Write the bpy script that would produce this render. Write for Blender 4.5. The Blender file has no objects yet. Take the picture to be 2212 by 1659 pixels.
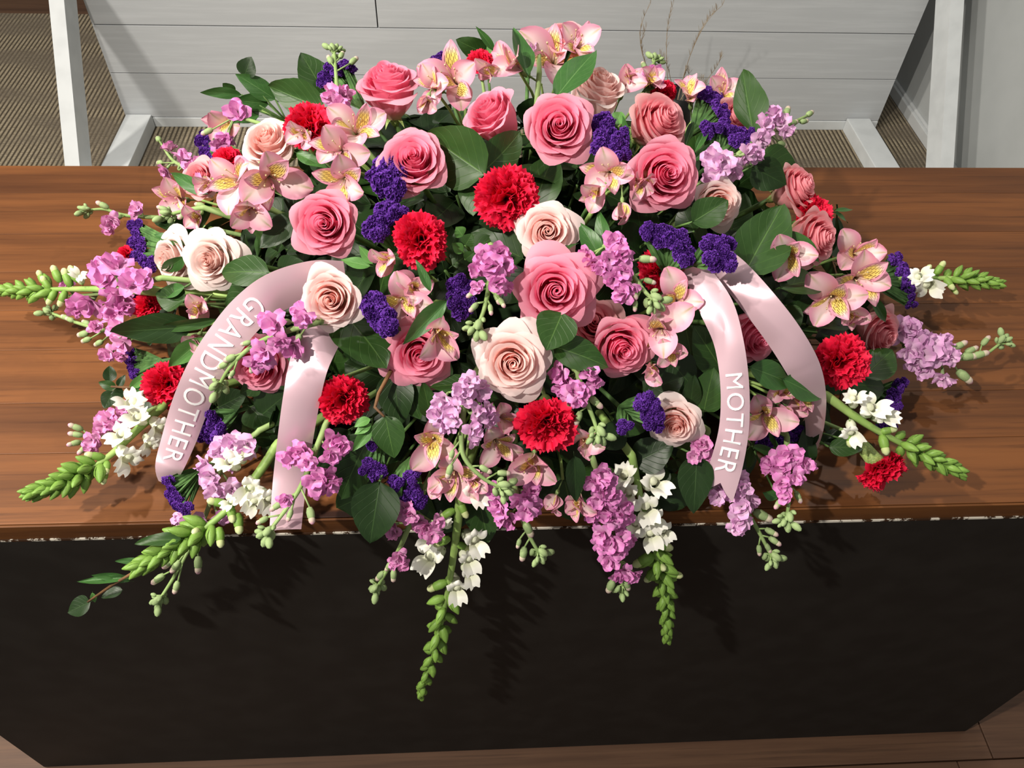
import bpy, bmesh, math, random
import numpy as np
from mathutils import Vector, Matrix
random.seed(7)
rng = np.random.default_rng(11)
SC = bpy.context.scene
COL = SC.collection

# ------------------------------------------------------------------ camera, world, lights, exposure
F, PITCH, YAW, ROLL = 1738.65, 0.860918, -0.0864765, -0.0524608
IW, IH = 2212, 1659
H_TOP = 0.854            # counter top above the floor
CAM = np.array([0.0, 0.0, H_TOP + 0.78])
FW = np.array([-math.sin(YAW)*math.cos(PITCH), math.cos(YAW)*math.cos(PITCH), -math.sin(PITCH)])
R0 = np.array([math.cos(YAW), math.sin(YAW), 0.0])
D0 = np.cross(FW, R0)
RT = math.cos(ROLL)*R0 + math.sin(ROLL)*D0
DN = -math.sin(ROLL)*R0 + math.cos(ROLL)*D0
cd = bpy.data.cameras.new('camera'); cam = bpy.data.objects.new('camera', cd); COL.objects.link(cam)
cd.sensor_width = 36.0; cd.lens = 36.0*F/IW; cd.clip_start = 0.02
M = Matrix.Identity(4)
for i in range(3):
    M[i][0] = RT[i]; M[i][1] = -DN[i]; M[i][2] = -FW[i]; M[i][3] = CAM[i]
cam.matrix_world = M
SC.camera = cam

w = bpy.data.worlds.new('room_light'); SC.world = w; w.use_nodes = True
w.node_tree.nodes['Background'].inputs[0].default_value = (1.0, 0.97, 0.93, 1)
w.node_tree.nodes['Background'].inputs[1].default_value = 0.22

def spot(name, loc, target, power, size, angle, col=(1, 0.925, 0.83), blend=0.6):
    l = bpy.data.lights.new(name, 'SPOT'); l.energy = power; l.shadow_soft_size = size
    l.spot_size = math.radians(angle); l.spot_blend = blend; l.color = col
    o = bpy.data.objects.new(name, l); COL.objects.link(o); o.location = loc
    d = Vector(target) - Vector(loc); o.rotation_euler = d.to_track_quat('-Z', 'Y').to_euler()
    return o
spot('ceiling_spot', (-1.20, -0.30, 2.75), (0.0, 0.75, 0.9), 172, 0.035, 75)
spot('ceiling_spot', (1.05, 1.55, 2.95), (0.15, 0.8, 0.9), 38, 0.04, 80)
spot('ceiling_spot', (-2.7, 1.0, 2.95), (-0.9, 2.3, 0.3), 215, 0.14, 95)
spot('ceiling_spot', (-1.35, 0.7, 2.95), (0.3, 2.4, 0.4), 115, 0.05, 110)

SC.view_settings.view_transform = 'Standard'; SC.view_settings.look = 'None'
SC.view_settings.gamma = 1.0; SC.view_settings.use_curve_mapping = False
SC.view_settings.exposure = 0.45

# ------------------------------------------------------------------ pixels of the photograph to points of the place
Y_FRONT, Y_BACK, X_LEFT, X_RIGHT = 0.4735, 1.1436, -0.86, 1.02
DC = np.array([0.07, 0.80, H_TOP]); DS = np.array([0.50, 0.365, 0.315])     # the mound of flowers
def ray(x, y): return FW + RT*((x-IW/2)/F) + DN*((y-IH/2)/F)
def surf_t(x, y):
    """depth at which the view through a pixel first meets the mound or the space just over the counter"""
    d = ray(x, y)
    best = None
    a = d/DS; b = (CAM-DC)/DS
    A = a@a; B = 2*a@b; C = b@b-1; disc = B*B-4*A*C
    if disc > 0:
        t = (-B-math.sqrt(disc))/(2*A)
        if t > 0 and (CAM+d*t)[2] > H_TOP-0.02: best = t
    mg = 0.05
    if d[2] < 0:
        t = (H_TOP+mg-CAM[2])/d[2]
        p = CAM+d*t
        if Y_FRONT-mg < p[1] < Y_BACK+0.05 and (best is None or t < best): best = t
    t = (Y_FRONT-mg-CAM[1])/d[1]
    p = CAM+d*t
    if p[2] < H_TOP+mg and (best is None or t < best): best = t
    if best is None: best = -B/(2*A)
    return best
def S(x, y, lift=0.0):
    d = ray(x, y); t = surf_t(x, y)
    return CAM + d*(t - lift)
def at_t(x, y, t): return CAM + ray(x, y)*t
def on_y(x, y, Y): d = ray(x, y); return CAM + d*((Y-CAM[1])/d[1])
def on_z(x, y, Z): d = ray(x, y); return CAM + d*((Z-CAM[2])/d[2])
def on_x(x, y, X): d = ray(x, y); return CAM + d*((X-CAM[0])/d[0])
def nrm(v): v = np.asarray(v, float); return v/max(1e-9, np.linalg.norm(v))
def facing(x, y, u, v, w=None):
    """direction given as right / down / towards the viewer"""
    vd = nrm(ray(x, y))
    if w is None: w = math.sqrt(max(0.0, 1-u*u-v*v))
    r = nrm(RT - vd*(RT@vd)); dn = nrm(np.cross(vd, r))
    return nrm(r*u + dn*v - vd*w)
def basis(z, spin=0.0, xref=None):
    z = nrm(z)
    ref = np.array([0., 0., 1.]) if abs(z[2]) < 0.9 else np.array([1., 0., 0.])
    if xref is not None: ref = xref
    x = nrm(np.cross(ref, z)); y = np.cross(z, x)
    c, s = math.cos(spin), math.sin(spin)
    return c*x+s*y, -s*x+c*y, z
def mat4(pos, X, Y, Z, sx=1, sy=None, sz=None):
    sy = sx if sy is None else sy; sz = sx if sz is None else sz
    m = Matrix.Identity(4)
    for i in range(3):
        m[i][0] = X[i]*sx; m[i][1] = Y[i]*sy; m[i][2] = Z[i]*sz; m[i][3] = pos[i]
    return m

# ------------------------------------------------------------------ materials
def lin(c):
    if isinstance(c, str): c = tuple(int(c[i:i+2], 16)/255 for i in (0, 2, 4))
    return tuple((x/12.92 if x <= 0.04045 else ((x+0.055)/1.055)**2.4) for x in c) + (1.0,)
class NT:
    def __init__(s, name):
        s.m = bpy.data.materials.new(name); s.m.use_nodes = True
        s.t = s.m.node_tree; s.n = s.t.nodes; s.l = s.t.links
        s.b = s.n['Principled BSDF']; s.out = s.n['Material Output']
    def new(s, typ, **kw):
        n = s.n.new(typ)
        for k, v in kw.items(): setattr(n, k, v)
        return n
    def put(s, sock, v):
        if isinstance(v, bpy.types.NodeSocket): s.l.new(v, sock)
        elif isinstance(v, str): sock.default_value = lin(v)
        else: sock.default_value = v
    def attr(s, nm='Col'):
        a = s.new('ShaderNodeAttribute'); a.attribute_name = nm
        sp = s.new('ShaderNodeSeparateColor'); s.l.new(a.outputs['Color'], sp.inputs[0])
        return sp.outputs[0], sp.outputs[1], sp.outputs[2]
    def mix(s, f, a, b, mode='MIX'):
        n = s.new('ShaderNodeMix', data_type='RGBA', blend_type=mode)
        s.put(n.inputs[0], f); s.put(n.inputs[6], a); s.put(n.inputs[7], b)
        return n.outputs[2]
    def math(s, op, a, b=0.0, c=0.0):
        n = s.new('ShaderNodeMath', operation=op)
        s.put(n.inputs[0], a); s.put(n.inputs[1], b); s.put(n.inputs[2], c)
        return n.outputs[0]
    def ss(s, v, lo, hi, a=0.0, b=1.0):
        n = s.new('ShaderNodeMapRange', interpolation_type='SMOOTHSTEP')
        s.put(n.inputs[0], v)
        for i, x in enumerate((lo, hi, a, b)): n.inputs[i+1].default_value = x
        return n.outputs[0]
    def noise(s, scale, detail=3, co=None, rough=0.5, stretch=None):
        n = s.new('ShaderNodeTexNoise'); n.inputs['Scale'].default_value = scale
        n.inputs['Detail'].default_value = detail; n.inputs['Roughness'].default_value = rough
        if co is None:
            co = s.new('ShaderNodeTexCoord').outputs['Object']
        if stretch:
            mp = s.new('ShaderNodeMapping'); mp.inputs['Scale'].default_value = stretch
            s.l.new(co, mp.inputs[0]); co = mp.outputs[0]
        s.l.new(co, n.inputs['Vector'])
        return n.outputs[0]
    def rand(s): return s.new('ShaderNodeObjectInfo').outputs['Random']
    def bump(s, h, strength=0.3, dist=0.002):
        n = s.new('ShaderNodeBump'); n.inputs['Strength'].default_value = strength; n.inputs['Distance'].default_value = dist
        s.l.new(h, n.inputs['Height']); s.l.new(n.outputs[0], s.b.inputs['Normal'])
    def done(s, color, rough=0.6, spec=0.3, trans=0.0):
        s.put(s.b.inputs['Base Color'], color); s.put(s.b.inputs['Roughness'], rough)
        s.b.inputs['Specular IOR Level'].default_value = spec
        if trans > 0:
            t = s.new('ShaderNodeBsdfTranslucent'); s.put(t.inputs[0], color)
            mx = s.new('ShaderNodeMixShader'); mx.inputs[0].default_value = trans
            s.l.new(s.b.outputs[0], mx.inputs[1]); s.l.new(t.outputs[0], mx.inputs[2])
            s.l.new(mx.outputs[0], s.out.inputs[0])
        return s.m
MAT = {}
def rose_mat(name, center, mid, outer, edge, base):
    t = NT(name); v, r, u = t.attr()
    c = t.mix(t.ss(r, 0.0, 0.45), center, mid)
    c = t.mix(t.ss(r, 0.45, 1.0), c, outer)
    c = t.mix(t.math('MULTIPLY', t.ss(v, 0.72, 1.0), 0.55), c, edge)
    c = t.mix(t.math('MULTIPLY', t.ss(v, 0.45, 0.05), 0.8), c, base)
    n = t.noise(9, 4)
    c = t.mix(t.math('MULTIPLY', t.ss(n, 0.5, 0.75), 0.22), c, edge)
    MAT[name] = t.done(c, 0.5, 0.25, 0.42)
rose_mat('rose_pink', 'f4609a', 'fa84ac', 'f7a2ba', 'fbb8ca', 'efd6b4')
rose_mat('rose_soft', 'ea7292', 'f295a8', 'f2b0b4', 'f8c6c6', 'd9d2a0')
rose_mat('rose_blush', 'fcb09e', 'fdd0c8', 'fce5e2', 'fdf2f0', 'f4ead2')
rose_mat('rose_white', 'f9c6ba', 'f6dad3', 'f4e4df', 'f6ebe7', 'efe6d4')
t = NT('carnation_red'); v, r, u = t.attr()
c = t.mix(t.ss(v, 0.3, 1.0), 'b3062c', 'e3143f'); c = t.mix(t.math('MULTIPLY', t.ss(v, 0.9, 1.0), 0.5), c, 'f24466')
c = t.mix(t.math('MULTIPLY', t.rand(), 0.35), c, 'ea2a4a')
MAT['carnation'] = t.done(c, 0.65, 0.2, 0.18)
def stock_mat(name, a, b, cc):
    t = NT(name); v, r, u = t.attr()
    c = t.mix(t.ss(v, 0.25, 1.0), cc, a); c = t.mix(t.math('MULTIPLY', t.noise(60, 2), 0.6), c, b)
    MAT[name] = t.done(c, 0.6, 0.25, 0.22)
stock_mat('stock_magenta', 'd674be', 'e69bd0', 'e2b4d4')
stock_mat('stock_lilac', 'd99ad0', 'e6badf', 'e8d2e0')
stock_mat('stock_rose', 'd87cbc', 'e8a2d2', 'e8c4da')
stock_mat('stock_bud_pink', 'dd86bd', 'efb4d4', 'b9c592')
stock_mat('white_petal', 'f6f6ec', 'fbfaf4', 'e2e8c0')
stock_mat('green_white', 'dfe6b0', 'eef0cf', 'b5c86f')
def plain(name, a, b, scale=40, rough=0.55, spec=0.3, trans=0.0, bump=0.0):
    t = NT(name); n = t.noise(scale, 3)
    c = t.mix(t.ss(n, 0.35, 0.7), a, b)
    if bump: t.bump(n, bump)
    MAT[name] = t.done(c, rough, spec, trans)
plain('bud_green', '6b923c', '88ab50', 60, 0.5, 0.35, 0.1)
plain('bud_sage', '86a06a', 'a5b784', 60, 0.65, 0.2, 0.1)
plain('stem_green', '7f9f52', '97b365', 30, 0.5, 0.35)
plain('stem_dark', '45602f', '587a3e', 30, 0.55, 0.3)
plain('stem_sage', '8fa86c', '7d9858', 30, 0.6, 0.25)
plain('twig_brown', '5b4330', '7a5a3c', 40, 0.7, 0.2)
plain('calyx_green', '7f9a54', 'a6b86e', 40, 0.55, 0.3)
plain('statice_green', '3f5f34', '5c8148', 60, 0.65, 0.2)
plain('foam', '1c2a17', '243520', 80, 0.95, 0.05)
plain('black_tray', '0c0d0c', '131413', 30, 0.5, 0.3)
plain('stamen', 'd9c49a', 'b59a6a', 60, 0.6, 0.2)
t = NT('statice_purple'); v, r, u = t.attr()
c = t.mix(t.ss(v, 0.2, 1.0), '35125a', '5e2e94'); c = t.mix(t.math('MULTIPLY', t.noise(120, 2), 0.5), c, '7846ae')
MAT['statice'] = t.done(c, 0.7, 0.15, 0.15)
def leaf_mat(name, a, b, vein, rough=0.4, spec=0.45):
    t = NT(name); v, r, u = t.attr()          # v along, r = 0..1 across
    across = t.math('ABSOLUTE', t.math('SUBTRACT', r, 0.5))
    c = t.mix(t.noise(12, 4), a, b)
    c = t.mix(t.math('MULTIPLY', t.rand(), 0.5), c, b)
    rib = t.ss(across, 0.022, 0.006)
    sv = t.math('FRACT', t.math('SUBTRACT', t.math('MULTIPLY', v, 6.0), t.math('MULTIPLY', across, 4.5)))
    side = t.ss(t.math('ABSOLUTE', t.math('SUBTRACT', sv, 0.5)), 0.06, 0.0)
    f = t.math('MAXIMUM', t.math('MULTIPLY', rib, 0.75), t.math('MULTIPLY', side, 0.30))
    c = t.mix(f, c, vein)
    t.bump(t.math('MULTIPLY', t.math('MAXIMUM', rib, side), -1.0), 0.25, 0.001)
    MAT[name] = t.done(c, rough, spec, 0.10)
leaf_mat('leaf_broad', '213c16', '304e20', '4d6e34', 0.42, 0.35)
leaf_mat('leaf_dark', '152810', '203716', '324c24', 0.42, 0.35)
leaf_mat('leaf_light', '4b7a3c', '5f9048', '7fa965', 0.45, 0.35)
leaf_mat('leaf_narrow', '2c5224', '3e6a30', '5f884a', 0.42)
def tepal_mat(name, streak):
    t = NT(name); v, r, u = t.attr()
    across = t.math('ABSOLUTE', t.math('SUBTRACT', r, 0.5))
    c = t.mix(t.ss(across, 0.05, 0.45), 'f4dcda', 'e7a2bb')
    c = t.mix(t.math('MULTIPLY', t.ss(v, 0.72, 1.0), 0.6), c, 'd4739a')
    c = t.mix(t.ss(v, 0.3, 0.0), c, 'cfd29a')
    c = t.mix(t.math('MULTIPLY', t.rand(), 0.40), c, 'e2a0b4')
    if streak:
        yel = t.math('MULTIPLY', t.ss(across, 0.42, 0.25), t.math('MULTIPLY', t.ss(v, 0.18, 0.35), t.ss(v, 0.88, 0.68)))
        c = t.mix(yel, c, 'efdb74')
        ln = t.math('ABSOLUTE', t.math('SUBTRACT', t.math('FRACT', t.math('MULTIPLY', r, 11.0)), 0.5))
        row = t.math('FLOOR', t.math('MULTIPLY', r, 11.0))
        ds = t.math('FRACT', t.math('ADD', t.math('MULTIPLY', v, 5.0), t.math('MULTIPLY', row, 0.37)))
        dash = t.math('MULTIPLY', t.ss(ln, 0.19, 0.11), t.ss(t.math('ABSOLUTE', t.math('SUBTRACT', ds, 0.5)), 0.36, 0.28))
        dash = t.math('MULTIPLY', dash, t.math('MULTIPLY', t.ss(v, 0.28, 0.36), t.ss(v, 0.90, 0.82)))
        dash = t.math('MULTIPLY', dash, t.ss(across, 0.46, 0.40))
        c = t.mix(dash, c, '5f1d22')
    else:
        c = t.mix(t.math('MULTIPLY', t.math('MULTIPLY', t.ss(across, 0.10, 0.0), t.ss(v, 0.55, 1.0)), 0.8), c, '9aa05c')
    MAT[name] = t.done(c, 0.5, 0.3, 0.22)
tepal_mat('tepal_outer', False); tepal_mat('tepal_inner', True)
t = NT('satin_ribbon')
t.b.inputs['Anisotropic'].default_value = 0.5
t.b.inputs['Sheen Weight'].default_value = 0.25
t.b.inputs['Metallic'].default_value = 0.30
c = t.mix(t.noise(30, 2), 'dcb8c4', 'e2c2cd')
MAT['ribbon'] = t.done(c, 0.33, 1.0, 0.08)
t = NT('print_white'); MAT['print'] = t.done('fbfbfb', 0.35, 0.5)
def wood(name, a, b, dark, sx=1.6, rough=0.32, spec=0.4):
    t = NT(name)
    co = t.new('ShaderNodeTexCoord').outputs['Object']
    off = t.new('ShaderNodeVectorMath', operation='ADD'); t.l.new(co, off.inputs[0])
    cb = t.new('ShaderNodeCombineXYZ'); r = t.rand()
    for i in range(3): t.l.new(t.math('MULTIPLY', r, 37.0), cb.inputs[i])
    t.l.new(cb.outputs[0], off.inputs[1])
    g1 = t.noise(1.0, 6, off.outputs[0], 0.6, (sx, 26.0, 26.0))
    g2 = t.noise(1.0, 5, off.outputs[0], 0.65, (sx*2.4, 130.0, 130.0))
    g3 = t.noise(1.0, 2, off.outputs[0], 0.5, (1.1, 9.0, 9.0))
    c = t.mix(t.ss(g1, 0.32, 0.68), a, b)
    c = t.mix(t.math('MULTIPLY', t.ss(g2, 0.5, 0.72), 0.55), c, dark)
    c = t.mix(t.math('MULTIPLY', t.ss(g3, 0.52, 0.75), 0.45), c, dark)
    c = t.mix(t.math('MULTIPLY', r, 0.35), c, dark)
    kn = t.new('ShaderNodeTexVoronoi'); kn.inputs['Scale'].default_value = 1.0
    mp = t.new('ShaderNodeMapping'); mp.inputs['Scale'].default_value = (1.3, 7.0, 7.0)
    t.l.new(off.outputs[0], mp.inputs[0]); t.l.new(mp.outputs[0], kn.inputs['Vector'])
    c = t.mix(t.ss(kn.outputs['Distance'], 0.075, 0.04), c, '2a140a')
    t.bump(g2, 0.08, 0.001)
    MAT[name] = t.done(c, t.math('ADD', rough, t.math('MULTIPLY', g1, 0.15)), spec)
wood('counter_wood', '5b371d', '7b4c27', '3a2010', 1.6, 0.40, 0.25)
wood('edge_wood', '55331a', '6f4523', '3a2110', 1.6, 0.45, 0.2)
wood('floor_wood', '50392b', '674c39', '38281e', 1.2, 0.45, 0.3)
plain('front_black', '1c1a17', '22201d', 18, 0.6, 0.25)
t = NT('chipped_paint'); n = t.noise(60, 4, None, 0.7, (1, 1, 1))
MAT['chipped'] = t.done(t.mix(t.ss(n, 0.46, 0.54), '3a2414', 'd8d2c4'), 0.7, 0.2)
t = NT('white_paint'); n = t.noise(1.0, 5, None, 0.65, (3, 60, 60))
c = t.mix(t.ss(n, 0.4, 0.7), 'bdc1c4', 'c6cacd'); t.bump(n, 0.12, 0.002)
MAT['white_paint'] = t.done(c, 0.55, 0.3)
plain('frame_paint', 'd6dbdd', 'ccd1d3', 14, 0.5, 0.3)
plain('wall_paint', 'b3b7b7', 'adb1b1', 6, 0.7, 0.2)
plain('skirting', 'ccd0d1', 'c4c8c9', 10, 0.4, 0.4)
plain('dry_grass', '8f7f6a', 'ab9b84', 30, 0.8, 0.1)
t = NT('carpet_rib')
co = t.new('ShaderNodeTexCoord').outputs['Object']; sp = t.new('ShaderNodeSeparateXYZ'); t.l.new(co, sp.inputs[0])
rib = t.math('ABSOLUTE', t.math('SUBTRACT', t.math('FRACT', t.math('MULTIPLY', sp.outputs[0], 62.0)), 0.5))
loop = t.math('ABSOLUTE', t.math('SUBTRACT', t.math('FRACT', t.math('MULTIPLY', sp.outputs[1], 90.0)), 0.5))
band = t.noise(1.0, 2, co, 0.5, (1.7, 4.5, 1.0)); nz = t.noise(160, 3, co)
c = t.mix(t.ss(rib, 0.10, 0.34), '4c453b', 'a69a83')
c = t.mix(t.math('MULTIPLY', t.ss(band, 0.42, 0.58), 0.72), c, '71685c')
c = t.mix(t.math('MULTIPLY', t.ss(nz, 0.4, 0.7), 0.5), c, '5a5042')
c = t.mix(t.math('MULTIPLY', t.ss(loop, 0.3, 0.5), 0.25), c, '2b261f')
t.bump(rib, 0.8, 0.006)
MAT['carpet'] = t.done(c, 0.95, 0.05)

# ------------------------------------------------------------------ meshes and objects
class MB:
    """collects grids, tubes and boxes; build() makes ONE mesh object of them"""
    def __init__(s): s.v = []; s.f = []; s.c = []; s.mi = []; s.n = 0
    def raw(s, V, Fs, C=None, mi=0):
        V = np.asarray(V, float).reshape(-1, 3)
        s.v.append(V); s.c.append(np.zeros((len(V), 3)) if C is None else np.asarray(C, float).reshape(-1, 3))
        s.f += [tuple(i+s.n for i in q) for q in Fs]; s.mi += [mi]*len(Fs); s.n += len(V)
    def grid(s, P, C=None, mi=0, closed=False):
        nv, nu = P.shape[:2]; Fs = []
        for j in range(nv-1):
            for i in range(nu if closed else nu-1):
                k = (i+1) % nu
                Fs.append((j*nu+i, j*nu+k, (j+1)*nu+k, (j+1)*nu+i))
        s.raw(P, Fs, C, mi)
    def tube(s, pts, rad, sides=6, mi=0, cap=True):
        pts = np.asarray(pts, float); n = len(pts)
        rad = np.full(n, rad) if np.isscalar(rad) else np.asarray(rad, float)
        P = np.zeros((n, sides, 3)); xp = None
        for i in range(n):
            tg = nrm(pts[min(n-1, i+1)]-pts[max(0, i-1)])
            if xp is None: x, y, _ = basis(tg)
            else:
                x = nrm(xp - tg*(xp@tg)); y = np.cross(tg, x)
            xp = x
            a = np.arange(sides)*2*math.pi/sides
            P[i] = pts[i] + rad[i]*(np.cos(a)[:, None]*x + np.sin(a)[:, None]*y)
        C = np.zeros((n, sides, 3)); C[:, :, 0] = np.linspace(0, 1, n)[:, None]
        s.grid(P, C, mi, True)
        if cap:
            b = s.n - n*sides
            s.f.append(tuple(b+i for i in range(sides))[::-1]); s.f.append(tuple(s.n-sides+i for i in range(sides))); s.mi += [mi, mi]
    def lathe(s, prof, sides=10, mi=0, M3=None):
        prof = np.asarray(prof, float); a = np.arange(sides)*2*math.pi/sides
        P = np.stack([prof[:, 0][:, None]*np.cos(a), prof[:, 0][:, None]*np.sin(a), np.repeat(prof[:, 1][:, None], sides, 1)], -1)
        if M3 is not None: P = P@M3[0].T + M3[1]
        C = np.zeros(P.shape); C[:, :, 0] = np.linspace(0, 1, len(prof))[:, None]
        s.grid(P, C, mi, True)
    def box(s, lo, hi, mi=0):
        x0, y0, z0 = lo; x1, y1, z1 = hi
        V = [(x0,y0,z0),(x1,y0,z0),(x1,y1,z0),(x0,y1,z0),(x0,y0,z1),(x1,y0,z1),(x1,y1,z1),(x0,y1,z1)]
        s.raw(V, [(0,3,2,1),(4,5,6,7),(0,1,5,4),(1,2,6,5),(2,3,7,6),(3,0,4,7)], None, mi)
    def mesh(s, name, mats, smooth=True):
        me = bpy.data.meshes.new(name)
        V = np.concatenate(s.v); C = np.concatenate(s.c)
        me.from_pydata(V.tolist(), [], s.f)
        at = me.color_attributes.new('Col', 'FLOAT_COLOR', 'POINT')
        C4 = np.ones((len(C), 4)); C4[:, :3] = C; at.data.foreach_set('color', C4.ravel())
        for m in ([mats] if isinstance(mats, str) else mats): me.materials.append(MAT[m])
        me.polygons.foreach_set('material_index', s.mi)
        me.polygons.foreach_set('use_smooth', [smooth]*len(me.polygons))
        me.update(); return me
def link(name, me, parent=None, m=None):
    o = bpy.data.objects.new(name, me); COL.objects.link(o)
    if parent is not None: o.parent = parent
    if m is not None: o.matrix_local = m
    return o
def tag(o, label, cat, group=None, kind=None):
    if label: o['label'] = label
    if cat: o['category'] = cat
    if group: o['group'] = group
    if kind: o['kind'] = kind
    return o
def bevel_box(name, lo, hi, mat, bev=0.003, parent=None):
    """a box with its origin at its own centre and softened edges"""
    c = [(a+b)/2 for a, b in zip(lo, hi)]; h = [(b-a)/2 for a, b in zip(lo, hi)]
    bm = bmesh.new(); bmesh.ops.create_cube(bm, size=2)
    for v in bm.verts: v.co = Vector((v.co.x*h[0], v.co.y*h[1], v.co.z*h[2]))
    if bev: bmesh.ops.bevel(bm, geom=bm.edges[:], offset=bev, segments=2, affect='EDGES', profile=0.6)
    me = bpy.data.meshes.new(name); bm.to_mesh(me); bm.free(); me.materials.append(MAT[mat])
    return link(name, me, parent, Matrix.Translation(c))
def empty(name, pos):
    o = bpy.data.objects.new(name, None); COL.objects.link(o); o.location = pos; o.empty_display_size = 0.02
    return o

# ------------------------------------------------------------------ the room
FLOOR_Z = 0.0
mb = MB(); mb.box((-4.5, -2.5, -0.08), (3.5, 6.0, -0.021)); fl = link('floor', mb.mesh('floor', 'floor_wood', False)); fl['kind'] = 'structure'
pw = 0.145
for yy in [1.0-pw*(i+1) for i in range(13)] + [3.5+pw*i for i in range(14)]:
    if True:
        x = -4.4 - random.random()*1.2 if yy > 3 else -2.6 - random.random()*1.2
        while x < (1.7 if yy > 3 else 2.6):
            L = 1.5 + random.random()*0.9
            bevel_box('plank', (x, yy+0.0012, -0.021), (min(x+L-0.002, 1.70 if yy > 3 else 9), yy+pw-0.0012, 0.0), 'floor_wood', 0.0018, fl)
            x += L
cp = bevel_box('carpet', (-4.4, 1.0, -0.0205), (1.70, 3.50, 0.0), 'carpet', 0.0)
tag(cp, 'grey brown ribbed loop carpet on the floor behind the counter', 'carpet')
wl = bevel_box('wall_right', (1.722, 0.9, -0.02), (1.84, 5.63, 3.2), 'wall_paint', 0.0); wl['kind'] = 'structure'
wb = bevel_box('wall_back', (-4.5, 5.53, -0.02), (1.722, 5.63, 3.2), 'wall_paint', 0.0); wb['kind'] = 'structure'
wf = bevel_box('wall_left', (-4.6, 0.9, -0.02), (-4.4, 5.53, 3.2), 'wall_paint', 0.0); wf['kind'] = 'structure'
bb = bevel_box('baseboard_right', (1.700, 0.9, 0.0), (1.722, 5.53, 0.040), 'skirting', 0.003); bb['kind'] = 'structure'
tr = bevel_box('trim_1', (1.710, 0.9, 0.040), (1.722, 5.53, 0.050), 'skirting', 0.004); tr['kind'] = 'structure'

# white display board standing behind the counter
bd = empty('display_board', (0.18, 2.66, 0)); tag(bd, 'white shiplap display board on feet with slanted side braces', 'board')
PY = 2.64
def child(o, parent):
    o.parent = parent; o.location = o.location - parent.location
    return o
XL0, XR0 = -1.195, 1.55
z = 0.036
child(bevel_box('bottom_rail', (XL0, PY-0.004, 0.0), (XR0, PY+0.04, 0.036), 'frame_paint', 0.002), bd)
rows = [(0.038, None), (0.2035, None), (0.370, -0.277), (0.5375, None), (0.704, 0.61), (0.870, -0.6), (1.036, None), (1.203, 0.3), (1.37, None)]
for z0, joint in rows:
    z1 = z0 + 0.1632
    segs = [(XL0, XR0)] if joint is None else [(XL0, joint-0.002), (joint+0.002, XR0)]
    for a, b in segs:
        child(bevel_box('plank', (a, PY + random.uniform(-.0015, .0015), z0), (b, PY+0.02, z1), 'white_paint', 0.0010), bd)
child(bevel_box('backing_panel', (XL0+0.01, PY+0.021, 0.03), (XR0-0.01, PY+0.03, 1.53), 'twig_brown', 0.0), bd)
for xs in (XL0+0.001, XR0-0.041):
    child(bevel_box('end_post', (xs, PY+0.031, 0.0), (xs+0.04, PY+0.075, 1.54), 'frame_paint', 0.002), bd)
for xs in (-1.19, 1.425):
    child(bevel_box('foot', (xs, 1.75, 0.0), (xs+0.088, PY-0.005, 0.05), 'frame_paint', 0.003), bd)
def brace(pa, pb, X, wdt, dep):
    a = on_x(*pa, X); b = on_x(*pb, X)          # two points of the outer edge on the plane of the board's end
    d = nrm(b-a); a = a + d*-0.02
    n = nrm(np.cross(np.array([1., 0, 0]), d)); n = n if n[2] > 0 else -n
    t1 = (PY-0.0 - a[1])/d[1]; top = a + d*t1
    t0 = (dep*n[2] + 0.001 - a[2])/d[2]; bot = a + d*t0
    V = []
    for p in (bot, top):
        for sx in (0, 1):
            for sn in (0, -1): V.append(p + np.array([wdt*sx, 0, 0]) + n*dep*sn)
    m = MB(); c = (bot+top)/2
    m.raw(np.array(V)-c, [(0,1,3,2),(4,6,7,5),(0,4,5,1),(2,3,7,6),(0,2,6,4),(1,5,7,3)])
    return child(link('brace', m.mesh('brace', 'frame_paint', False), None, Matrix.Translation(c)), bd), bot, top
_, bo, to = brace((140, 358), (105, 0), XL0-0.045, 0.045, 0.085)
_, bo2, to2 = brace((2060, 360), (2083, 0), XR0+0.045, -0.045, 0.085)

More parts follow.
